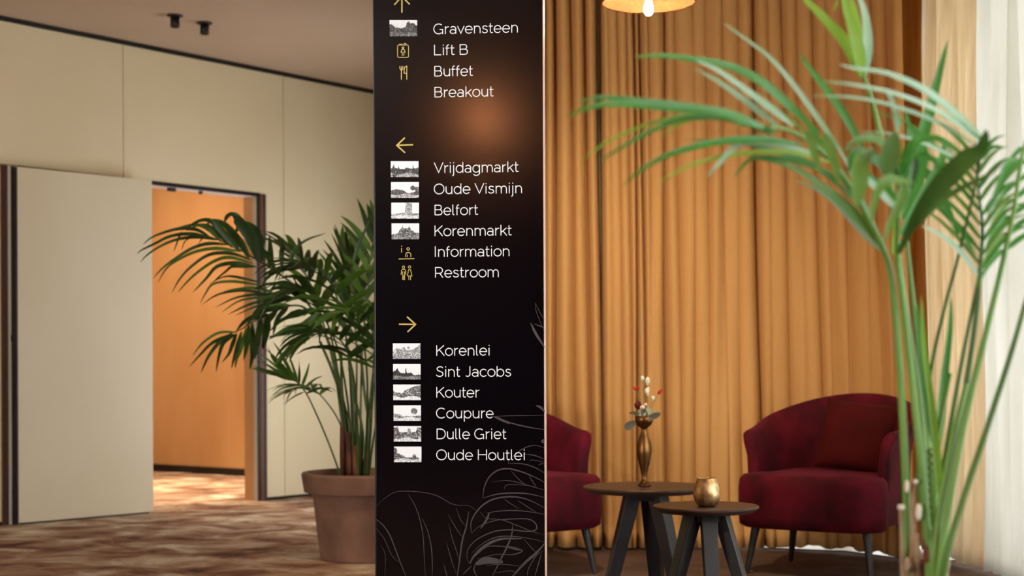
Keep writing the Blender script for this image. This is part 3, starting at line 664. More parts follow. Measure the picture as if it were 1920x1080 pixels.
# ------------------------------------------------------------------ coffee tables
def table(px, py, D, Hh, R, angs, label, splay, lw):
    p = P(px, py, D); e = empty('coffee_table', (p.x, p.y, 0)); tag(e, label, 'table', 'round dark coffee tables')
    obj('table_top', add_lathe(bmesh.new(), [(0, Hh), (R-.003, Hh), (R, Hh-.003), (R-.001, Hh-.009), (R-.022, Hh-.024), (0, Hh-.024)], 64), M_wood, e, False)
    obj('crossbar', add_lathe(bmesh.new(), [(0, Hh-.0245), (.082, Hh-.0245), (.078, Hh-.058), (0, Hh-.058)], 6), M_leg, e)
    for a in angs:
        a = math.radians(a); bm = bmesh.new(); d = Vector((math.cos(a), math.sin(a), 0)); q = Vector((-d.y, d.x, 0))
        t0 = d*.055; t1 = d*(.055+splay); ring = []
        for (c_, z, w1, w2) in ((t0, Hh-.0245, lw*.62, lw*.55), (t1, .001, lw*.46, lw*.42)):
            ring.append([bm.verts.new(c_ + q*w1*sx + d*w2*sy + Vector((0, 0, z))) for sx, sy in ((-1, -1), (1, -1), (1, 1), (-1, 1))])
        for k in range(4): bm.faces.new((ring[0][k], ring[0][(k+1) % 4], ring[1][(k+1) % 4], ring[1][k]))
        bm.faces.new(ring[0]); bm.faces.new(ring[1])
        bmesh.ops.bevel(bm, geom=list(bm.edges), offset=.003, segments=1, affect='EDGES')
        obj('leg', bm, M_leg, e)
    return e
TB = (1211, 913, 6.44, .482, .262); TS = (1323.5, 946.5, 5.8, .458, .198)
table(*TB, (188, 322, 68), 'larger round dark wood coffee table holding the bronze vase', .115, .058)
table(*TS, (205, 272, 338), 'smaller round dark wood coffee table holding the gold candle cup', .13, .049)

# vase on the large table
pv = P(1208, 911, 6.42); e = empty('bronze_vase', (pv.x, pv.y, TB[3]+.001)); tag(e, 'slender aged bronze vase standing on the larger coffee table', 'vase')
K = 6.42/2900
prof = [(0, 0), (12, 0), (12.5, 2), (8.5, 7), (5.5, 12), (4.8, 18), (6.5, 28), (10.5, 44), (13.6, 60), (14.4, 68), (13, 80), (9, 93), (5.8, 102), (5.2, 107), (7, 110), (13, 114), (16.5, 121), (17.5, 131), (16.2, 132), (14.5, 122), (9, 114), (0, 112)]
obj('vase_body', add_lathe(bmesh.new(), [(r*K, z*K) for r, z in prof], 40), M_bronze, e, True)
fb = empty('dried_flower_bunch', (pv.x, pv.y, TB[3]+.001+113*K)); tag(fb, 'small dried bunch of white tails, red buds and grey leaves in the vase', 'flowers')
M_grass = mat('bunny_tail_cream', '#efe6c8', .9, bump=(200, 1, (1, 1, 1))); M_red = mat('red_bud', '#c8321c', .8); M_dred = mat('dried_rose', '#5b1a14', .9, bump=(80, 1, (1, 1, 1)))
M_pink = mat('pale_pink_petal', '#ecc9b4', .8); M_euc = mat('eucalyptus_grey', '#5e5a48', .7); M_fst = mat('dry_stem', '#8a8550', .8); M_gyp = mat('pale_green_leaf', '#b9bb93', .8)
def fpt(x, y, d=0): # picture offset from vase axis
    return Vector(((x-1208)*K, d, (799-y)*K))
def blob(name, a, b_, r, m, parent):
    a, b_ = Vector(a), Vector(b_); n = 8; pts = [a.lerp(b_, k/n) for k in range(n+1)]
    rad = [max(.0006, r*math.sin(PI*(k+.25)/(n+.5))**.6) for k in range(n+1)]
    return obj(name, add_tube(bmesh.new(), pts, rad, 8), m, parent, True)
for (x0, y0, x1, y1, r, m, d, nm) in [(1206, 717, 1205, 705, 3.0, M_grass, .0, 'grass_tail'), (1214, 724, 1215, 707, 3.6, M_grass, -.01, 'grass_tail'), (1213, 740, 1217, 726, 3.2, M_grass, .01, 'grass_tail'), (1215, 744, 1212, 728, 3.0, M_grass, -.012, 'grass_tail'),
      (1223, 753, 1227, 743, 3.2, M_grass, .012, 'grass_tail'), (1234, 740, 1243, 730, 2.6, M_red, .0, 'red_bud'), (1195, 733, 1189, 725, 2.2, M_red, .01, 'red_bud'), (1198, 731, 1197, 724, 1.8, M_red, -.01, 'red_bud'),
      (1199, 768, 1196, 752, 5.5, M_dred, .01, 'dried_rose'), (1205, 768, 1204, 760, 4.0, M_pink, -.02, 'dried_rose'), (1211, 762, 1211, 756, 2.6, M_pink, -.01, 'dried_rose')]:
    r *= 1.3; st = spline([(0.0, d*.3, .004), fpt((x0+1208)/2, (y0+796)/2, d*.8), fpt(x0, y0+1, d)], 5)
    s_ = obj('flower_stem', add_tube(bmesh.new(), st, .0013, 5), M_fst, fb, True)
    blob(nm, fpt(x0, y0, d), fpt(x1, y1, d*1.2), r*K, m, s_)
def leafblade(name, pts, wd, m, parent, face=Vector((0, -1, 0)), fold=.25, prof=None, inv=None, n=5):
    sp = spline(pts, n); verts = []; faces = []; N_ = len(sp)
    for i, p in enumerate(sp):
        t = (sp[min(i+1, N_-1)]-sp[max(i-1, 0)]).normalized(); s = t.cross(face)
        if s.length < 1e-4: s = Vector((1, 0, 0))
        s.normalize(); nn = s.cross(t).normalized()
        u = i/(N_-1); k = prof(u) if prof else (min(1, (u+.04)/.25)**.7)*(max(0, 1-u)**.55 if u < 1 else 0)
        k = max(k, .03); ww = wd/2*k
        verts += [p - s*ww - nn*ww*fold*-1, p, p + s*ww + nn*ww*fold]
    if inv is not None: verts = [inv @ v for v in verts]
    for i in range(N_-1):
        a = i*3; faces += [(a, a+1, a+4, a+3), (a+1, a+2, a+5, a+4)]
    return objv(name, verts, faces, m, parent, True)
for (pts, wd, m, d) in [([(1196, 788), (1186, 795), (1178, 800), (1172, 806)], 13, M_euc, -.01), ([(1200, 785), (1192, 776), (1179, 775)], 5, M_euc, .0), ([(1218, 788), (1228, 780), (1239, 776)], 9, M_euc, -.015), ([(1214, 789), (1222, 780), (1232, 773)], 9, M_gyp, .0),
      ([(1203, 790), (1199, 782), (1196, 774)], 10, M_euc, -.015), ([(1210, 790), (1212, 780), (1216, 772)], 9, M_gyp, -.02), ([(1205, 790), (1206, 782), (1210, 775)], 10, M_euc, .01), ([(1213, 790), (1218, 784), (1226, 783)], 8, M_gyp, -.02), ([(1200, 792), (1194, 788), (1195, 780)], 7, M_gyp, -.0), ([(1206, 790), (1203, 781), (1203, 773)], 9, M_gyp, -.02), ([(1216, 789), (1221, 784), (1223, 776)], 8, M_euc, .01), ([(1211, 788), (1219, 778), (1222, 768)], 7, M_gyp, .01), ([(1209, 788), (1200, 780), (1190, 782)], 9, M_euc, -.01), ([(1205, 786), (1202, 774), (1207, 764)], 9, M_gyp, .0), ([(1213, 786), (1216, 772), (1213, 762)], 9, M_gyp, -.01), ([(1209, 788), (1208, 776), (1204, 766)], 10, M_euc, -.02), ([(1212, 790), (1220, 783), (1230, 782)], 9, M_euc, -.03)]:
    leafblade('dried_leaf', [Vector((0, 0, .006))] + [fpt(x, y, d) for x, y in pts], wd*K*1.25, m, fb, prof=lambda u: math.sin(PI*max(0, min(1, (u-.35)/.65)))**.6 if u > .35 else .08)
# candle cup
pc = P(1325.5, 943, 5.75); e = empty('candle_cup', (pc.x, pc.y, TS[3]+.001)); tag(e, 'mottled gold glass candle cup standing on the smaller coffee table', 'candle holder')
K2 = 5.75/2900
pr = [(0, 0), (15, 0), (20, 4), (24, 13), (25.5, 24), (24, 36), (20, 46), (18.5, 51), (19, 53), (17.6, 53), (17.6, 50), (22.5, 36), (24, 24), (22, 12), (17, 4.5), (0, 3)]
obj('cup_body', add_lathe(bmesh.new(), [(r*K2, z*K2) for r, z in pr], 40), M_cup, e, True)
obj('wax', add_lathe(bmesh.new(), [(0, 4*K2), (15*K2, 4.6*K2), (15*K2, 16*K2), (0, 16*K2)], 24), mat('wax', '#efe2c4', .5, trans=.3), e)
obj('flame', add_lathe(bmesh.new(), [(0, 17*K2), (1.6*K2, 20*K2), (1.8*K2, 23*K2), (0, 29*K2)], 10), mat('flame', '#ffb040', emit=(1, .55, .15, 1), estr=25), e, True)

# ------------------------------------------------------------------ armchairs
def armchair(px, D, rz, label, mirror=1, cushion=False, hk=1.0):
    p = P(px, 700, D); e = empty('armchair', (p.x, p.y, 0), rz); tag(e, label, 'armchair', 'burgundy velvet tub armchairs')
    # shell plan: U opening towards -y
    a = .305; path = []; yf = -.24; yb = .02
    for k in range(5): path.append((-a, yf + (yb-yf)*k/5, 0))
    nb = 22
    for k in range(nb+1):
        an = PI - PI*k/nb; path.append((a*math.cos(an), yb + .30*math.sin(an), 0))
    for k in range(1, 6): path.append((a, yb - (yb-yf)*k/5, 0))
    n = len(path); bm = bmesh.new(); rings = []
    for i, q in enumerate(path):
        A_ = Vector(path[max(0, i-1)]); B_ = Vector(path[min(n-1, i+1)]); t = (B_-A_).normalized(); o_ = Vector((-t.y, t.x, 0))   # outward
        if o_.dot(Vector((q[0], q[1]-yb, 0)) if q[1] >= yb else Vector((q[0], 0, 0))) < 0: o_ = -o_
        f = i/(n-1); m_ = 1-abs(2*f-1)              # 0 at the wing ends, 1 at the back
        hh = (.675 + .170*(math.sin(m_*PI/2)**2))*hk
        flare = .045*min(1, m_*2.2)
        sec = [(-.02, .24), (-.02, .42), (-.012, hh-.16), (.0+flare*.5, hh-.05), (.018+flare, hh-.008), (.045+flare, hh), (.070+flare, hh-.012), (.072+flare, hh-.034), (.05+flare*.7, hh-.06), (.045, hh-.16), (.045, .42), (.03, .245), (.01, .232)]
        P_ = Vector(q); rings.append([bm.verts.new(P_ + o_*r + Vector((0, 0, z))) for r, z in sec])
    m__ = len(rings[0])
    for r1, r2 in zip(rings, rings[1:]):
        for k in range(m__): bm.faces.new((r1[k], r1[(k+1) % m__], r2[(k+1) % m__], r2[k]))
    bm.faces.new(rings[0]); bm.faces.new(list(reversed(rings[-1])))
    o = obj('backrest', bm, M_velvet, e, True); md = o.modifiers.new('round', 'SUBSURF'); md.levels = 1; md.render_levels = 1
    # seat
    bm = bmesh.new(); ringsz = [(.222, .93), (.235, .985), (.28, 1.0), (.40, 1.0), (.448, .985), (.468, .94), (.476, .80), (.480, .4)]
    rr = []
    for z, k_ in ringsz:
        ring = []
        for k in range(48):
            an = 2*PI*k/48; cx_, sy_ = math.cos(an), math.sin(an); ex = 2/4.2
            x = .375*k_*math.copysign(abs(cx_)**ex, cx_); y = -.09 + .33*k_*math.copysign(abs(sy_)**ex, sy_)
            wfit = 1.0 - .22*min(1, max(0, (y+.30)/.12))**2; ring.append(bm.verts.new((x*wfit, y, z)))
        rr.append(ring)
    for r1, r2 in zip(rr, rr[1:]):
        for k in range(48): bm.faces.new((r1[k], r1[(k+1) % 48], r2[(k+1) % 48], r2[k]))
    bm.faces.new(rr[0]); bm.faces.new(rr[-1])
    obj('seat', bm, M_velvet, e, True)
    for sx, sy in ((-1, -1), (1, -1), (-1, 1), (1, 1)):
        x0, y0 = sx*.27, (-.30 if sy < 0 else .16); 
        o = obj('leg', add_tube(bmesh.new(), [(x0, y0, .235), (x0+sx*.035, y0+sy*.035, .002)], [.022, .012], 12), M_leg, e)
    return e, p
ch, pch = armchair(1563, 7.42, math.radians(-33), 'burgundy velvet tub armchair on the right with a square cushion')
armchair(940, 7.42, math.radians(33), 'burgundy velvet tub armchair half hidden behind the black sign')
# cushion: stands on the seat, leaning on the back
def cushion(c, size, rot, label):
    bm = bmesh.new(); n = 14; top = []; bot = []
    for j in range(n+1):
        for i in range(n+1):
            u, v = i/n*2-1, j/n*2-1
            th = .062*((1-abs(u)**2.6)*(1-abs(v)**2.6))**.5
            pin = 1 - .05*(1-abs(v)**2)*abs(u)**3; pin2 = 1 - .05*(1-abs(u)**2)*abs(v)**3
            x, z = u*size/2*pin, v*size/2*pin2
            top.append(bm.verts.new((x, -th-.002, z))); bot.append(bm.verts.new((x, th+.002, z)))
    for j in range(n):
        for i in range(n):
            a_ = j*(n+1)+i
            bm.faces.new((top[a_], top[a_+1], top[a_+n+2], top[a_+n+1])); bm.faces.new((bot[a_+n+1], bot[a_+n+2], bot[a_+1], bot[a_]))
    for i in range(n):
        bm.faces.new((top[i+1], top[i], bot[i], bot[i+1])); a_ = n*(n+1)+i; bm.faces.new((top[a_], top[a_+1], bot[a_+1], bot[a_]))
        a_, b_ = i*(n+1), (i+1)*(n+1); bm.faces.new((top[a_], top[b_], bot[b_], bot[a_])); a_ += n; b_ += n; bm.faces.new((top[b_], top[a_], bot[a_], bot[b_]))
    o = obj('cushion', bm, M_velvet2, None, True); o.location = c; o.rotation_euler = rot; tag(o, label, 'cushion'); return o
cp = P(1606, 820, 7.38)
cp.z = .640
cushion(cp, .35, (math.radians(-20), math.radians(6), math.radians(-28)), 'dark red square cushion leaning in the right armchair')

# ------------------------------------------------------------------ palms
def pot(e, R, r, Hh, m, rim=.10, lbl=None):
    pr = [(0, 0), (r, 0), (r+.006, .01), (R-.055, Hh-rim), (R-.035, Hh-rim+.001), (R-.014, Hh-rim+.002), (R, Hh-.012), (R-.005, Hh), (R-.03, Hh), (R-.038, Hh-.01), (R-.06, Hh-.05), (0, Hh-.05)]
    obj('pot', add_lathe(bmesh.new(), pr, 72), m, e, False)
    for po in COL.objects[-1:]: pass
    bm = bmesh.new(); add_lathe(bm, [(R-.062, Hh-.0495), (R*.5, Hh-.035), (0, Hh-.03)], 36); obj('soil', bm, M_soil, e, True)
def pleaf(t0, T, side, up, L, wd, ang, droop, m, parent, inv, rnd, curl=0):
    d = (T*math.cos(ang) + side*math.sin(ang) + up*.15).normalized(); pts = [t0]; n = 6; p = t0.copy()
    for k in range(n):
        p = p + d*(L/n); pts.append(p.copy()); d = (d + Vector((0, 0, -1))*droop*(.25+.25*k/n*4)).normalized()
    verts = []; faces = []
    f = (up + Vector((rnd.uniform(-.35, .35), -.35+rnd.uniform(-.3, .3), 0))).normalized()
    for i, q in enumerate(pts):
        t = (pts[min(i+1, n)]-pts[max(i-1, 0)]).normalized(); s = t.cross(f)
        if s.length < .05: s = t.cross(Vector((0, 1, 0)))
        s.normalize(); nn = s.cross(t)
        u = i/n; k_ = (min(1, (u+.06)/.28)**.8)*((1-u)**.6 if u < 1 else .02); ww = wd*.62*max(k_, .03)
        verts += [inv@(q - s*ww + nn*ww*.3), inv@q, inv@(q + s*ww + nn*ww*.3)]
    for i in range(n):
        a_ = i*3; faces += [(a_, a_+1, a_+4, a_+3), (a_+1, a_+2, a_+5, a_+4)]
    return objv('leaflet', verts, faces, m, parent, True)
def frond(root, pts, D0, start, n, L, wd, mats, r0=.007, r1=.002, ang=(55, 25), droop=.25, sideup=.3, rnd=random, flip=1, stem_m=None, roll=0):
    """pts: (px, py, depth offset from D0)"""
    inv = root.matrix_world.inverted()
    w3 = [P(x, y, D0+d) for x, y, d in pts]; sp = spline(w3, 8); N_ = len(sp)
    o = obj('frond', add_tube(bmesh.new(), sp, [r0+(r1-r0)*i/(N_-1) for i in range(N_)], 7), stem_m or M_stem_dk, root, True, inv)
    for k in range(n):
        t = start + (1-start)*(k/(n-1) if n > 1 else 0)**.9; i = t*(N_-1); i0 = min(int(i), N_-2); q = sp[i0].lerp(sp[i0+1], i-i0)
        T = (sp[min(i0+2, N_-1)]-sp[max(i0-1, 0)]).normalized()
        side = T.cross(Vector((0, 0, 1)))
        if side.length < .15: side = T.cross(Vector((0, -1, .2)))
        side.normalize(); upv = side.cross(T).normalized()
        if roll: R_ = Matrix.Rotation(math.radians(roll), 3, T); side = R_@side; upv = R_@upv
        u = (t-start)/(1-start); Lk = L*(.55+.9*math.sin(PI*min(1, .15+u*.75))*.5)*(1-.35*u)*rnd.uniform(.85, 1.12)
        for sgn in (-1, 1):
            an = math.radians(ang[0]+(ang[1]-ang[0])*u + rnd.uniform(-7, 7))
            pleaf(q, T, side*sgn, (upv+side*sgn*-sideup).normalized(), Lk, wd*rnd.uniform(.8, 1.15), an, droop*rnd.uniform(.7, 1.3), rnd.choice(mats), o, inv, rnd)
    return o

rnd = random.Random(21)
D1 = 7.95
pp = P(688, 890, D1); PX, PY = pp.x, pp.y
lp = empty('potted_palm', (PX, PY, 0)); tag(lp, 'dark leafy kentia palm in a terracotta pot left of the black sign', 'potted plant')
bpy.context.view_layer.update()
pot(lp, .335, .235, .445, M_pot)
DK = [M_leaf_dark, M_leaf_dark, M_leaf_mid]; MX = [M_leaf_dark, M_leaf_mid, M_leaf_mid]
# long arching frond to the upper left, leaflet by leaflet
def efrond(root, pts, r0, leaves, dd, D0=D1, wk=1.0):
    inv = root.matrix_world.inverted(); sp = spline([P(x, y, D0+d) for x, y, d in pts], 8); n = len(sp)
    o = obj('frond', add_tube(bmesh.new(), sp, [r0*(1-.7*i/(n-1)) for i in range(n)], 7), M_stem_dk, root, True, inv)
    for i, (lv, wpx, m) in enumerate(leaves):
        k = len(lv)-1; out = (-.22 if i % 2 else .12)
        q = [P(x, y, D0+dd+out*(j/k)**1.3) for j, (x, y) in enumerate(lv)]
        leafblade('leaflet', q, wpx*wk*D0/2900, m, o, inv=inv, face=Vector((.15*(-1)**i, -1, .35)).normalized(), fold=.3, n=4)
    return o
DKm, MDm = M_leaf_dark, M_leaf_mid
efrond(lp, [(648, 900, 0), (640, 780, 0), (615, 640, -.02), (560, 545, -.05), (510, 505, -.08), (475, 483, -.10), (440, 463, -.11), (405, 448, -.12), (385, 441, -.12)], .008, [
 ([(430, 459), (392, 457), (360, 466), (329, 485), (305, 503), (287, 522)], 9, DKm), ([(452, 472), (407, 466), (368, 472), (337, 486), (313, 503), (296, 530)], 9, MDm), ([(470, 487), (431, 475), (392, 478), (360, 499), (338, 522), (321, 551)], 9, DKm),
 ([(474, 494), (431, 483), (400, 491), (368, 513), (348, 532), (333, 549)], 9, MDm), ([(475, 499), (439, 494), (407, 500), (387, 522), (361, 549)], 11, DKm), ([(480, 500), (439, 500), (423, 510), (400, 528)], 10, DKm), ([(490, 535), (439, 528), (401, 532), (385, 551), (375, 570)], 7, MDm), ([(490, 530), (439, 519), (415, 521), (392, 533)], 7, DKm),
 ([(407, 450), (368, 445), (329, 450), (297, 464), (274, 480), (263, 492)], 8, DKm), ([(400, 447), (360, 439), (321, 443), (289, 458), (266, 469), (256, 477)], 9, DKm), ([(392, 443), (368, 431), (337, 429), (305, 437), (282, 447), (268, 459)], 9, DKm), ([(415, 453), (392, 431), (368, 422), (345, 425), (320, 432)], 10, MDm),
 ([(436, 464), (415, 443), (392, 425), (370, 423), (350, 433)], 12, DKm), ([(450, 472), (431, 450), (404, 421), (384, 413), (363, 420), (350, 433)], 15, DKm), ([(467, 483), (451, 456), (431, 431), (415, 418), (395, 415), (384, 430)], 17, DKm), ([(486, 491), (475, 453), (455, 425), (439, 406), (428, 406), (421, 417)], 27, DKm),
 ([(493, 490), (483, 453), (470, 429), (453, 423), (441, 436)], 30, DKm), ([(340, 434), (335, 448), (325, 474)], 6, DKm), ([(385, 440), (376, 452), (369, 462)], 5, DKm), ([(365, 444), (348, 452), (340, 470)], 5, DKm),
 ([(506, 502), (507, 470), (505, 441)], 15, DKm), ([(515, 505), (500, 470), (495, 455)], 14, DKm)], -.11)
efrond(lp, [(655, 900, .02), (648, 780, .02), (620, 650, .03), (580, 585, .05), (547, 573, .08), (503, 590, .1), (473, 604, .12), (451, 618, .12), (430, 626, .12)], .008, [
 ([(444, 623), (411, 624), (384, 640), (370, 655), (361, 667)], 7, MDm), ([(435, 626), (399, 643), (377, 664), (354, 689)], 9, DKm), ([(438, 627), (414, 640), (392, 667), (376, 700)], 11, DKm), ([(441, 627), (420, 643), (411, 667), (405, 698)], 11, DKm), ([(444, 625), (435, 649), (429, 664), (416, 680)], 10, DKm),
 ([(453, 622), (444, 656), (439, 673), (434, 692)], 11, DKm), ([(462, 615), (451, 656), (444, 673), (441, 691)], 10, MDm), ([(467, 610), (462, 656), (457, 676)], 13, DKm), ([(473, 606), (474, 650), (473, 671), (468, 693)], 14, DKm), ([(490, 598), (484, 640), (478, 675)], 16, DKm), ([(503, 592), (498, 630), (492, 655)], 18, DKm),
 ([(533, 575), (488, 587), (460, 612)], 14, DKm), ([(545, 573), (505, 575), (470, 600)], 12, MDm), ([(503, 590), (465, 600), (442, 622)], 16, DKm), ([(520, 583), (500, 606), (494, 640)], 16, DKm), ([(540, 575), (520, 600), (512, 630)], 14, DKm)], .1)
efrond(lp, [(662, 900, .0), (655, 780, .0), (635, 660, -.1), (600, 585, -.15), (560, 560, -.2), (505, 552, -.22)], .007, [
 ([(545, 556), (498, 552), (447, 557), (402, 577)], 8, DKm), ([(548, 557), (507, 557), (453, 563), (415, 586)], 8, MDm), ([(550, 558), (507, 561), (465, 572), (427, 590)], 9, DKm), ([(552, 558), (520, 566), (480, 575), (440, 592)], 8, DKm), ([(520, 552), (480, 540), (430, 545), (395, 560)], 7, MDm), ([(500, 552), (460, 545), (410, 552), (378, 572)], 7, DKm),
 ([(580, 570), (545, 545), (520, 540), (500, 548)], 15, DKm), ([(590, 578), (560, 590), (530, 600), (505, 622)], 15, DKm), ([(600, 585), (570, 610), (540, 616), (503, 637)], 17, MDm), ([(575, 567), (560, 535), (548, 515)], 14, DKm), ([(595, 580), (585, 545), (570, 520)], 16, DKm)], -.2)
# low fan frond reaching left with its stem bare
efrond(lp, [(642, 900, -.05), (612, 820, -.1), (579, 746, -.2), (563, 724, -.25), (552, 714, -.26), (515, 704, -.28), (480, 697, -.3)], .005, [
 ([(552, 713), (515, 700), (470, 690)], 14, M_leaf_mid), ([(545, 708), (515, 676), (503, 650)], 9, MDm), ([(552, 713), (532, 672), (512, 640)], 8, MDm), ([(552, 713), (525, 680), (497, 653)], 7, MDm), ([(548, 712), (515, 685), (488, 662)], 7, MDm), ([(545, 711), (510, 690), (480, 672)], 7, MDm), ([(540, 710), (505, 697), (474, 686)], 7, DKm),
 ([(556, 716), (538, 685), (520, 655)], 7, MDm), ([(558, 718), (550, 690), (540, 660)], 7, MDm), ([(561, 721), (562, 690), (560, 668)], 7, DKm), ([(565, 727), (575, 700), (580, 680)], 7, MDm), ([(568, 730), (590, 712), (605, 705)], 7, MDm), ([(560, 722), (530, 728), (510, 742)], 5, DKm), ([(570, 735), (550, 745), (530, 760)], 5, DKm),
 ([(574, 738), (600, 728), (625, 735)], 7, DKm)], -.26)
# centre ones
frond(lp, [(655, 900, 0), (645, 780, 0), (625, 650, -.1), (600, 570, -.2), (565, 545, -.25), (525, 560, -.28)], D1, .5, 9, .38, .040, DK, droop=.35, ang=(55, 25), rnd=rnd)
frond(lp, [(650, 900, .05), (640, 760, .08), (610, 620, .15), (585, 540, .2), (560, 490, .22), (535, 470, .25)], D1, .5, 9, .36, .046, DK, droop=.20, ang=(60, 25), rnd=rnd)
frond(lp, [(664, 900, -.05), (660, 780, -.1), (650, 640, -.25), (625, 540, -.4), (590, 505, -.5), (550, 505, -.56)], D1, .5, 10, .38, .040, DK, droop=.35, ang=(60, 28), rnd=rnd)
frond(lp, [(668, 900, .1), (668, 780, .1), (668, 640, .15), (655, 540, .2), (640, 470, .22)], D1, .5, 11, .36, .046, DK, droop=.12, ang=(45, 18), rnd=rnd)
frond(lp, [(676, 900, 0), (676, 780, 0), (680, 650, .05), (690, 540, .12), (698, 460, .2), (712, 410, .25)], D1, .5, 11, .36, .036, MX, droop=.15, ang=(45, 20), rnd=rnd)
frond(lp, [(672, 900, -.08), (670, 800, -.15), (662, 700, -.3), (640, 640, -.45), (600, 625, -.55), (560, 650, -.6)], D1, .48, 10, .34, .038, DK, droop=.35, ang=(58, 28), rnd=rnd)
frond(lp, [(682, 900, -.05), (688, 800, -.15), (688, 700, -.3), (678, 620, -.45), (662, 585, -.55), (640, 590, -.62)], D1, .45, 10, .34, .038, MX, droop=.3, ang=(58, 28), rnd=rnd)
frond(lp, [(684, 900, .0), (694, 800, 0), (706, 700, 0), (730, 610, 0), (770, 560, 0), (820, 560, 0)], D1, .42, 11, .40, .036, MX, droop=.25, ang=(55, 24), rnd=rnd)
frond(lp, [(690, 900, .05), (705, 800, .05), (740, 690, .0), (790, 640, 0), (850, 660, 0)], D1, .42, 9, .40, .036, DK, droop=.3, ang=(55, 24), rnd=rnd)
frond(lp, [(660, 900, .12), (640, 800, .2), (600, 740, .3), (570, 725, .4), (545, 735, .45)], D1, .5, 7, .26, .028, MX, r0=.005, droop=.3, ang=(55, 25), rnd=rnd)
frond(lp, [(688, 900, -.1), (696, 790, -.2), (700, 690, -.35), (702, 640, -.45), (690, 600, -.5)], D1, .5, 8, .30, .034, MX, droop=.3, ang=(60, 30), rnd=rnd)
inv = lp.matrix_world.inverted()
for (x, w_, h1, d) in [(645, 13, 800, 0), (656, 12, 810, -.05), (668, 13, 835, -.08), (686, 12, 838, -.02), (676, 10, 815, .08)]:
    q0 = P(x, 893, D1+d); q0.z = .40; q1 = P(x-1+(x-668)*.12, h1, D1+d)
    obj('cane', add_tube(bmesh.new(), [q0, q0.lerp(q1, .5), q1], [w_/2*D1/2900*1.05, w_/2*D1/2900, w_/2*D1/2900*.6], 10), M_cane if d < .05 else M_stem_dk, lp, True, inv)
for (pts) in [[(652, 880, .05), (648, 780, .05), (625, 700, .05), (600, 640, .1)], [(660, 880, -.02), (655, 800, 0), (642, 740, .05), (640, 660, .1)], [(668, 880, 0), (664, 790, 0), (660, 720, 0), (652, 650, 0)], [(690, 880, -.02), (692, 800, 0), (684, 740, 0), (676, 660, 0)], [(682, 880, .03), (690, 790, .03), (700, 700, .03)], [(676, 880, .03), (680, 810, 0), (664, 740, .03), (655, 690, 0)]]:
    obj('stem', add_tube(bmesh.new(), spline([P(x, y, D1+d) for x, y, d in pts], 5), .0075, 7), M_stem_dk, lp, True, inv)
for pts, wpx, m in [([(528, 505, -.1), (528, 475, -.1), (533, 458, -.12), (541, 462, -.14), (546, 485, -.15)], 12, M_leaf_dark), ([(541, 505, 0), (552, 470, 0), (575, 450, 0), (612, 437, 0)], 8, M_leaf_dark), ([(660, 500, .1), (672, 460, .1), (685, 430, .1), (694, 412, .1)], 9, M_leaf_dark), ([(545, 625, -.1), (560, 612, -.1), (600, 610, -.1),(505,632,-.1)][::-1], 12, M_leaf_dark)]:
    leafblade('leaflet', [P(x, y, D1+d) for x, y, d in pts], wpx*D1/2900, m, lp, inv=inv, face=Vector((.25, -1, .2)))

# right-hand palm, close to the camera
D2 = 2.5
rp_ = P(1735, 1080, D2)
rp = empty('potted_palm', (rp_.x, rp_.y, 0)); tag(rp, 'bright green kentia palm with long bare stems at the right, nearest the camera', 'potted plant')
bpy.context.view_layer.update()
inv2 = rp.matrix_world.inverted()
pot(rp, .22, .15, .42, M_pot, .07)
Q = D2/2900
def rstem(name, pts, r0, r1, m):
    sp = spline([P(x, y, D2+d) for x, y, d in pts], 8); n = len(sp)
    return obj(name, add_tube(bmesh.new(), sp, [(r0+(r1-r0)*i/(n-1))*Q for i in range(n)], 8), m, rp, True, inv2)
def low(x, d=0):   # where a stem leaves the soil
    return (1735+(x-1735)*.5, 1300, d)
def rl(par, pts, wpx, m, face=(0.1, -1, .25), fold=.3, prof=None):
    w_ = wpx*Q
    return leafblade('leaflet', [P(x, y, D2+d) for x, y, d in pts], w_, m, par, inv=inv2, face=Vector(face).normalized(), fold=fold, n=4, prof=prof)
G_, LM, PA, OL = M_leaf_grn, M_leaf_lime, M_leaf_sheen, mat('palm_leaf_mid_olive', '#4f7834', .4, noise=(6, '#3f642a', 3, (1, 1, 1)), trans=.25)  # OL: olive green of the broad dark leaves
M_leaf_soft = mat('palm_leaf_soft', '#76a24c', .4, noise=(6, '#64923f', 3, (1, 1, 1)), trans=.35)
fA = rstem('frond', [low(1700), (1703, 1080, 0), (1698, 900, 0), (1688, 700, -.02), (1676, 560, -.03), (1663, 485, -.04), (1628, 410, -.06), (1580, 330, -.1), (1530, 275, -.14), (1480, 245, -.2), (1440, 238, -.25)], 8.5, 3, M_stem)
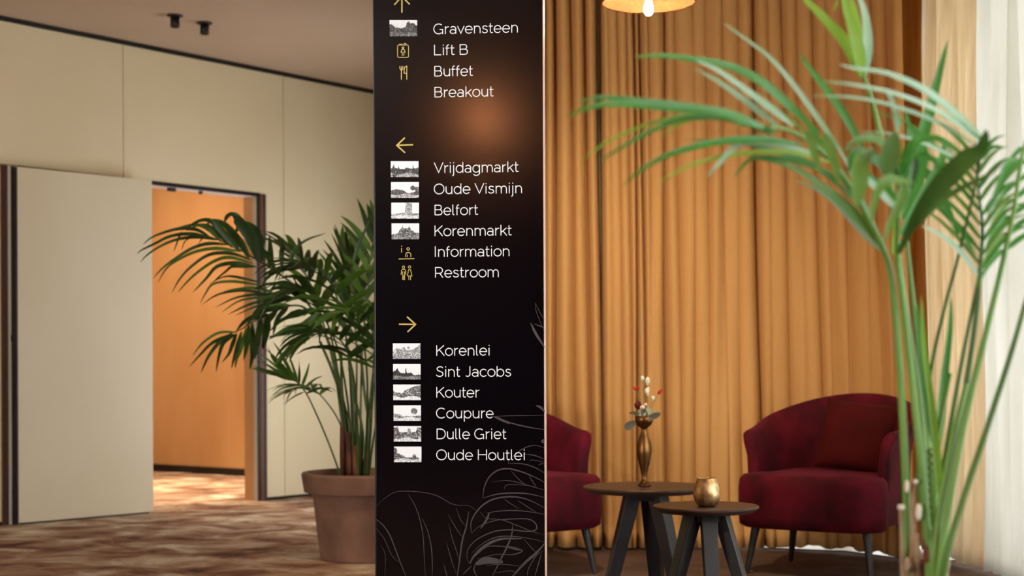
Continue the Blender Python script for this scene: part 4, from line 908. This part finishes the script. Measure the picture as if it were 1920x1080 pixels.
for pts, wpx, m in [
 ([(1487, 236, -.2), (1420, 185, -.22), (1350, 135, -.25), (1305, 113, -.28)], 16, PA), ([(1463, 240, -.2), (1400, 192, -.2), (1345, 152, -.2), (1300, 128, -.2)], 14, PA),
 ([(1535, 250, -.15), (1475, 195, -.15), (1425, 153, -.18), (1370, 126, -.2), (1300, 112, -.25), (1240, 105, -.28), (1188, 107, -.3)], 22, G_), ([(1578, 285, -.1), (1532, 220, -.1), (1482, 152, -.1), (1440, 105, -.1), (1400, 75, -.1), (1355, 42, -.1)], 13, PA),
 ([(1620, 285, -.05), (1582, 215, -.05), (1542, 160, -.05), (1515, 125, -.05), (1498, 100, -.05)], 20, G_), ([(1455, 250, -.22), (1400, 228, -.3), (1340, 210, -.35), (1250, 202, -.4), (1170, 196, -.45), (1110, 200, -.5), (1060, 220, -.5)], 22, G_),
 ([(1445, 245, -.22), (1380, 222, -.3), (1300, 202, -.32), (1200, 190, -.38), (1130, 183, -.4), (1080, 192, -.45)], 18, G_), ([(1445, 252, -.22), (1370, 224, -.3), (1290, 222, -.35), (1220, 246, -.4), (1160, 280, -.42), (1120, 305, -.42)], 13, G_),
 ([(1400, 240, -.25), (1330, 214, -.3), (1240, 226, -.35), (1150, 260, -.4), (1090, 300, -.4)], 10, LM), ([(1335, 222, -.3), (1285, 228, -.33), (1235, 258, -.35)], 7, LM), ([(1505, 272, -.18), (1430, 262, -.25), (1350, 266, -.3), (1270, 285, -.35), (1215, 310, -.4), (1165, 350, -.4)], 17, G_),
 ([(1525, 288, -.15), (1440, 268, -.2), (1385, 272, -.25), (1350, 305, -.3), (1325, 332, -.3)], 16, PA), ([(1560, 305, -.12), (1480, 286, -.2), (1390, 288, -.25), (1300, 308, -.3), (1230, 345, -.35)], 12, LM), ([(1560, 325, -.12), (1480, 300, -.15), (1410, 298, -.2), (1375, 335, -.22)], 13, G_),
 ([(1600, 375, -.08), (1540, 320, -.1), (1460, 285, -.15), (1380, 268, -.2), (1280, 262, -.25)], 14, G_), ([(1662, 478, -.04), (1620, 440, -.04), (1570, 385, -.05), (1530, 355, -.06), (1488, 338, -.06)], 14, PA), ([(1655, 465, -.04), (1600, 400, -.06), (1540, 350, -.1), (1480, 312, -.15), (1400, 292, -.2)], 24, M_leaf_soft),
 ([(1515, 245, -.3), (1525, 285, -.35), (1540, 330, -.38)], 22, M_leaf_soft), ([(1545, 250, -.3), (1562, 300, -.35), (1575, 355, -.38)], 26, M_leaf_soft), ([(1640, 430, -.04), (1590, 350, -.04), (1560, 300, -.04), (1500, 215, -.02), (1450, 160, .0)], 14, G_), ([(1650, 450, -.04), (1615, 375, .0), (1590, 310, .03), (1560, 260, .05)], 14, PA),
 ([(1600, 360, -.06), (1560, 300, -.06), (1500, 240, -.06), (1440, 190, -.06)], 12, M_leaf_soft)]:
    rl(fA, pts, wpx, m)
fB = rstem('frond', [low(1725), (1742, 1080, -.02), (1728, 880, -.02), (1706, 680, -.02), (1690, 540, -.04), (1682, 478, -.06), (1684, 400, -.12), (1684, 330, -.2), (1672, 270, -.3)], 8.5, 3, M_stem)
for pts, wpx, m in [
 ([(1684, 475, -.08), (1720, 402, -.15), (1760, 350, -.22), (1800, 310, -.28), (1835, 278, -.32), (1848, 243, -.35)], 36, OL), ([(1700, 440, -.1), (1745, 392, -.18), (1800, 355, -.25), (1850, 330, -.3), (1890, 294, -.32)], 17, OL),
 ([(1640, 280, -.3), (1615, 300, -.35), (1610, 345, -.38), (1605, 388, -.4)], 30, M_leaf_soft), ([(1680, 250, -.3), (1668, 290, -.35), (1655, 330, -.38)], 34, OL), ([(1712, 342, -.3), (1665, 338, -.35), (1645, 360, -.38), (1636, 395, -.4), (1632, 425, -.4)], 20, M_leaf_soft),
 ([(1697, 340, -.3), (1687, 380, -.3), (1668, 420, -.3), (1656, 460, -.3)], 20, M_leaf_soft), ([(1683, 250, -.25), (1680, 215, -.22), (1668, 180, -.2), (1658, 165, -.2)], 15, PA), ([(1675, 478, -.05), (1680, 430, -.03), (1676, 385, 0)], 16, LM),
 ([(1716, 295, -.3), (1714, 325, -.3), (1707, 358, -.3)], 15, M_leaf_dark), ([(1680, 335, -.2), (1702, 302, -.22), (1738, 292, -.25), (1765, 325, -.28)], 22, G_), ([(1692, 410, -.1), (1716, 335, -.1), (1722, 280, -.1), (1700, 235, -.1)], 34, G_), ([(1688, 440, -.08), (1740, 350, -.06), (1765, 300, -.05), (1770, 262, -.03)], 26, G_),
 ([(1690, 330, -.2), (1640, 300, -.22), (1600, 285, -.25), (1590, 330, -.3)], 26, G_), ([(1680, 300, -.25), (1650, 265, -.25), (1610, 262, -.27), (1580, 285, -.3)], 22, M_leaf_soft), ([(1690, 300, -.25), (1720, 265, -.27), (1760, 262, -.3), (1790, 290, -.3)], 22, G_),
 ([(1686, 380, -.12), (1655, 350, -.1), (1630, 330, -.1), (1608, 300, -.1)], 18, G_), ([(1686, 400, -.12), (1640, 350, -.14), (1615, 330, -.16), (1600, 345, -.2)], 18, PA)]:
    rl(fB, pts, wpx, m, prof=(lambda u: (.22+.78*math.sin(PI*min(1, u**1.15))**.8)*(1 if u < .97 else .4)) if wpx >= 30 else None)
fC = rstem('frond', [low(1745), (1738, 1080, .06), (1728, 800, .06), (1690, 520, .05), (1668, 330, .03), (1648, 240, .02), (1632, 180, .0), (1618, 138, 0)], 7, 4, M_stem)
for pts, wpx, m in [([(1618, 145, 0), (1592, 90, 0), (1545, 35, 0), (1490, -20, 0)], 34, LM), ([(1618, 145, 0), (1606, 80, -.02), (1588, 20, -.02), (1575, -30, -.02)], 30, LM), ([(1620, 145, 0), (1627, 80, 0), (1620, 20, 0), (1600, -30, 0)], 24, PA), ([(1617, 145, 0), (1614, 90, .02), (1604, 30, .02), (1590, -20, .02)], 26, LM), ([(1562, 20, 0), (1568, 8, 0), (1574, -10, 0)], 5, LM), ([(1340, -40, -.2), (1372, -4, -.2), (1395, -20, -.2)], 8, LM)]:
    rl(fC, pts, wpx, m, fold=.15)
fD = rstem('frond', [low(1750), (1746, 1080, .1), (1738, 800, .1), (1712, 560, .1), (1700, 440, .1), (1706, 340, .1), (1720, 280, .1)], 6, 2.5, M_stem)
for pts, wpx, m in [([(1708, 340, .1), (1728, 260, .1), (1752, 170, .1), (1777, 75, .1)], 32, G_), ([(1702, 420, .1), (1700, 330, .12), (1712, 270, .12), (1695, 200, .12)], 26, G_), ([(1712, 320, .1), (1740, 330, .08), (1775, 390, .06), (1800, 450, .06)], 26, G_), ([(1706, 360, .1), (1740, 370, .08), (1790, 420, .06), (1832, 480, .05)], 22, G_), ([(1715, 300, .1), (1750, 300, .08), (1790, 350, .06)], 18, G_)]:
    rl(fD, pts, wpx, m)
# upright feather-shaped frond at the right
fE = rstem('frond', [low(1760), (1752, 1080, .0), (1788, 860, .0), (1815, 700, 0), (1832, 580, 0), (1838, 500, 0), (1842, 430, 0), (1836, 370, 0), (1832, 310, 0), (1834, 280, 0)], 8, 1.6, M_stem_mid)
for k in range(9):
    y = 500-k*25; xr = 1840 - (6 if k > 4 else 0) - (4 if k > 6 else 0)
    l = 1-.05*k
    rl(fE, [(xr, y, 0), (xr-42*l, y-52*l, .02), (xr-85*l, y-92*l, .03), (xr-118*l, y-112*l, .02)], 12, G_ if k % 3 else M_leaf_soft)
    rl(fE, [(xr, y+6, 0), (xr+28*l, y-34*l, -.02), (xr+60*l, y-66*l, -.03), (xr+92*l, y-78*l, -.05)], 11, M_leaf_soft if k % 2 else G_)
rl(fE, [(1835, 518, 0), (1800, 472, -.05), (1762, 440, -.08), (1728, 423, -.1)], 16, PA)
rl(fE, [(1838, 300, 0), (1858, 277, 0), (1885, 276, 0)], 13, G_)
fK = rstem('frond', [low(1745), (1741, 1080, .15), (1722, 880, .15), (1745, 700, .12), (1768, 590, .08), (1797, 480, .02), (1830, 340, -.1), (1842, 262, -.2)], 5, 2.5, M_stem_mid)
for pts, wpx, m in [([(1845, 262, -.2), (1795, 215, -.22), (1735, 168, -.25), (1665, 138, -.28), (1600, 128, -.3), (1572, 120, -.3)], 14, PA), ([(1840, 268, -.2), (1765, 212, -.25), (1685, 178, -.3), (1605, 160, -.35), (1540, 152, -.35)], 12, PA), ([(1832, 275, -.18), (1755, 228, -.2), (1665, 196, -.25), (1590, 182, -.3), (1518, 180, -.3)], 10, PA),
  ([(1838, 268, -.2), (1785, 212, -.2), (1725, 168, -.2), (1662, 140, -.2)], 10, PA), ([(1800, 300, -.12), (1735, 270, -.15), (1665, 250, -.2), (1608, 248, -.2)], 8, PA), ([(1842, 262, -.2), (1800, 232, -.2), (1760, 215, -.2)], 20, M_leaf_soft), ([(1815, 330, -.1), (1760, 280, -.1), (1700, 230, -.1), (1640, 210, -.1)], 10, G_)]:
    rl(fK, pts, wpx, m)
fF = rstem('frond', [low(1765), (1760, 1080, -.05), (1800, 830, -.05), (1845, 640, -.05), (1876, 510, -.05), (1900, 400, -.06), (1915, 300, -.08), (1935, 230, -.1)], 8.5, 3, M_stem)
for k in range(7):
    y = 470-k*32; xr = 1884+k*6
    rl(fF, [(xr, y, -.05), (xr-12, y+6, -.06), (xr-38, y+38, -.08), (xr-52, y+72, -.08)], 12, M_leaf_soft if k % 2 else G_)
    rl(fF, [(xr, y, -.05), (xr+30, y-24, -.05), (xr+70, y-40, -.06), (xr+110, y-30, -.06)], 13, G_)
rl(fF, [(1912, 300, -.1), (1890, 312, -.12), (1872, 352, -.13), (1850, 405, -.14)], 24, G_)
rstem('stem', [low(1770), (1768, 1080, -.08), (1802, 950, -.08), (1850, 805, -.08), (1895, 665, -.08), (1925, 560, -.08), (1960, 440, -.08)], 7.5, 4, M_stem_mid)
rstem('stem', [low(1765), (1752, 1000, .05), (1765, 900, .05), (1796, 720, .03), (1815, 620, .02), (1836, 520, 0)], 6, 3.5, M_stem_mid)
rstem('stem', [low(1750), (1756, 1080, .03), (1752, 900, .03), (1762, 800, .03), (1782, 700, .05)], 7, 4, M_stem)
rstem('stem', [low(1755), (1750, 1080, -.04), (1762, 960, -.04), (1785, 830, -.04), (1812, 720, -.02)], 7.5, 5, M_stem)
rl(rp, [(1768, 1010, .02), (1750, 800, .02), (1732, 650, .02), (1727, 553, .02)], 20, LM, fold=.6)
rl(rp, [(1752, 860, .04), (1728, 700, .04), (1720, 600, .04), (1719, 570, .04)], 16, G_, fold=.6)
rl(rp, [(1758, 850, .08), (1768, 720, .08), (1780, 620, .08), (1783, 555, .08)], 21, G_, fold=.6)
# canes, husks and cut stubs near the foot
for x0, x1, y1, r, m in [(1712, 1712, 905, 8, M_husk), (1722, 1718, 1000, 9, M_husk), (1752, 1760, 1010, 11, M_husk), (1768, 1777, 1040, 10, M_husk), (1694, 1688, 958, 5, M_husk), (1738, 1738, 1010, 12, M_cane), (1702, 1700, 1045, 6, M_husk)]:
    q = [P(1735+(x0-1735)*.6, 1300, D2), P(x0, 1090, D2), P((x0+x1)/2, (1090+y1)/2, D2-.02), P(x1, y1, D2-.02)]
    obj('cane', add_tube(bmesh.new(), spline(q, 4), [r*Q*(1.1 - .5*i/12) for i in range(13)], 8), m, rp, True, inv2)
for x, y, r, l in [(1689, 951, 6.5, 10), (1700, 912, 4, 22), (1772, 1018, 6, 9), (1716, 903, 4.5, 8), (1758, 1000, 6, 22), (1722, 960, 6, 30)]:
    q = [P(x, y+l/2, D2-.03), P(x+1, y-l/2, D2-.03)]
    obj('cut_stub', add_tube(bmesh.new(), [q[0], q[0].lerp(q[1], .3), q[0].lerp(q[1], .8), q[1]], [r*Q*.7, r*Q, r*Q, r*Q*.6], 10), mat('pale_cut_fibre', '#e6e2d4', .8) if x == 1689 else bpy.data.materials['pale_cut_fibre'], rp, True, inv2)
bm = bmesh.new()
for ph in (0, PI):
    add_tube(bm, [P(1746+5*math.sin(k*.9+ph)+k*.12, 840+k*4.2, D2+.06+.004*math.cos(k*.9+ph)) for k in range(36)], 3.4*Q, 6)
obj('twisted_stem', bm, M_stem_mid, rp, True, inv2)

# ------------------------------------------------------------------ lamps of rear room and lounge, and an added sign light
area('rear_ceiling_light', W(2.0, -2.6, 3.12), W(2.0, -2.6, 0), 1.6, 1.6, 120, (1.0, .74, .48))
spot('rear_downlight', W(2.3, -1.3, 3.1), W(2.5, -1.3, 0), 900, (1.0, .80, .56), 70, 1.0)
spot('lounge_downlight', (.25, 5.9, 3.12), (.6, 8.2, .15), 225, (1.0, .78, .52), 78, 1.0)
spot('sign_fill_spot', (-2.3, 1.2, 3.1), (.0, 4.8, 1.25), 450, (1.0, .95, .90), 26, .7)  # unseen spot added to whiten the sign's lettering
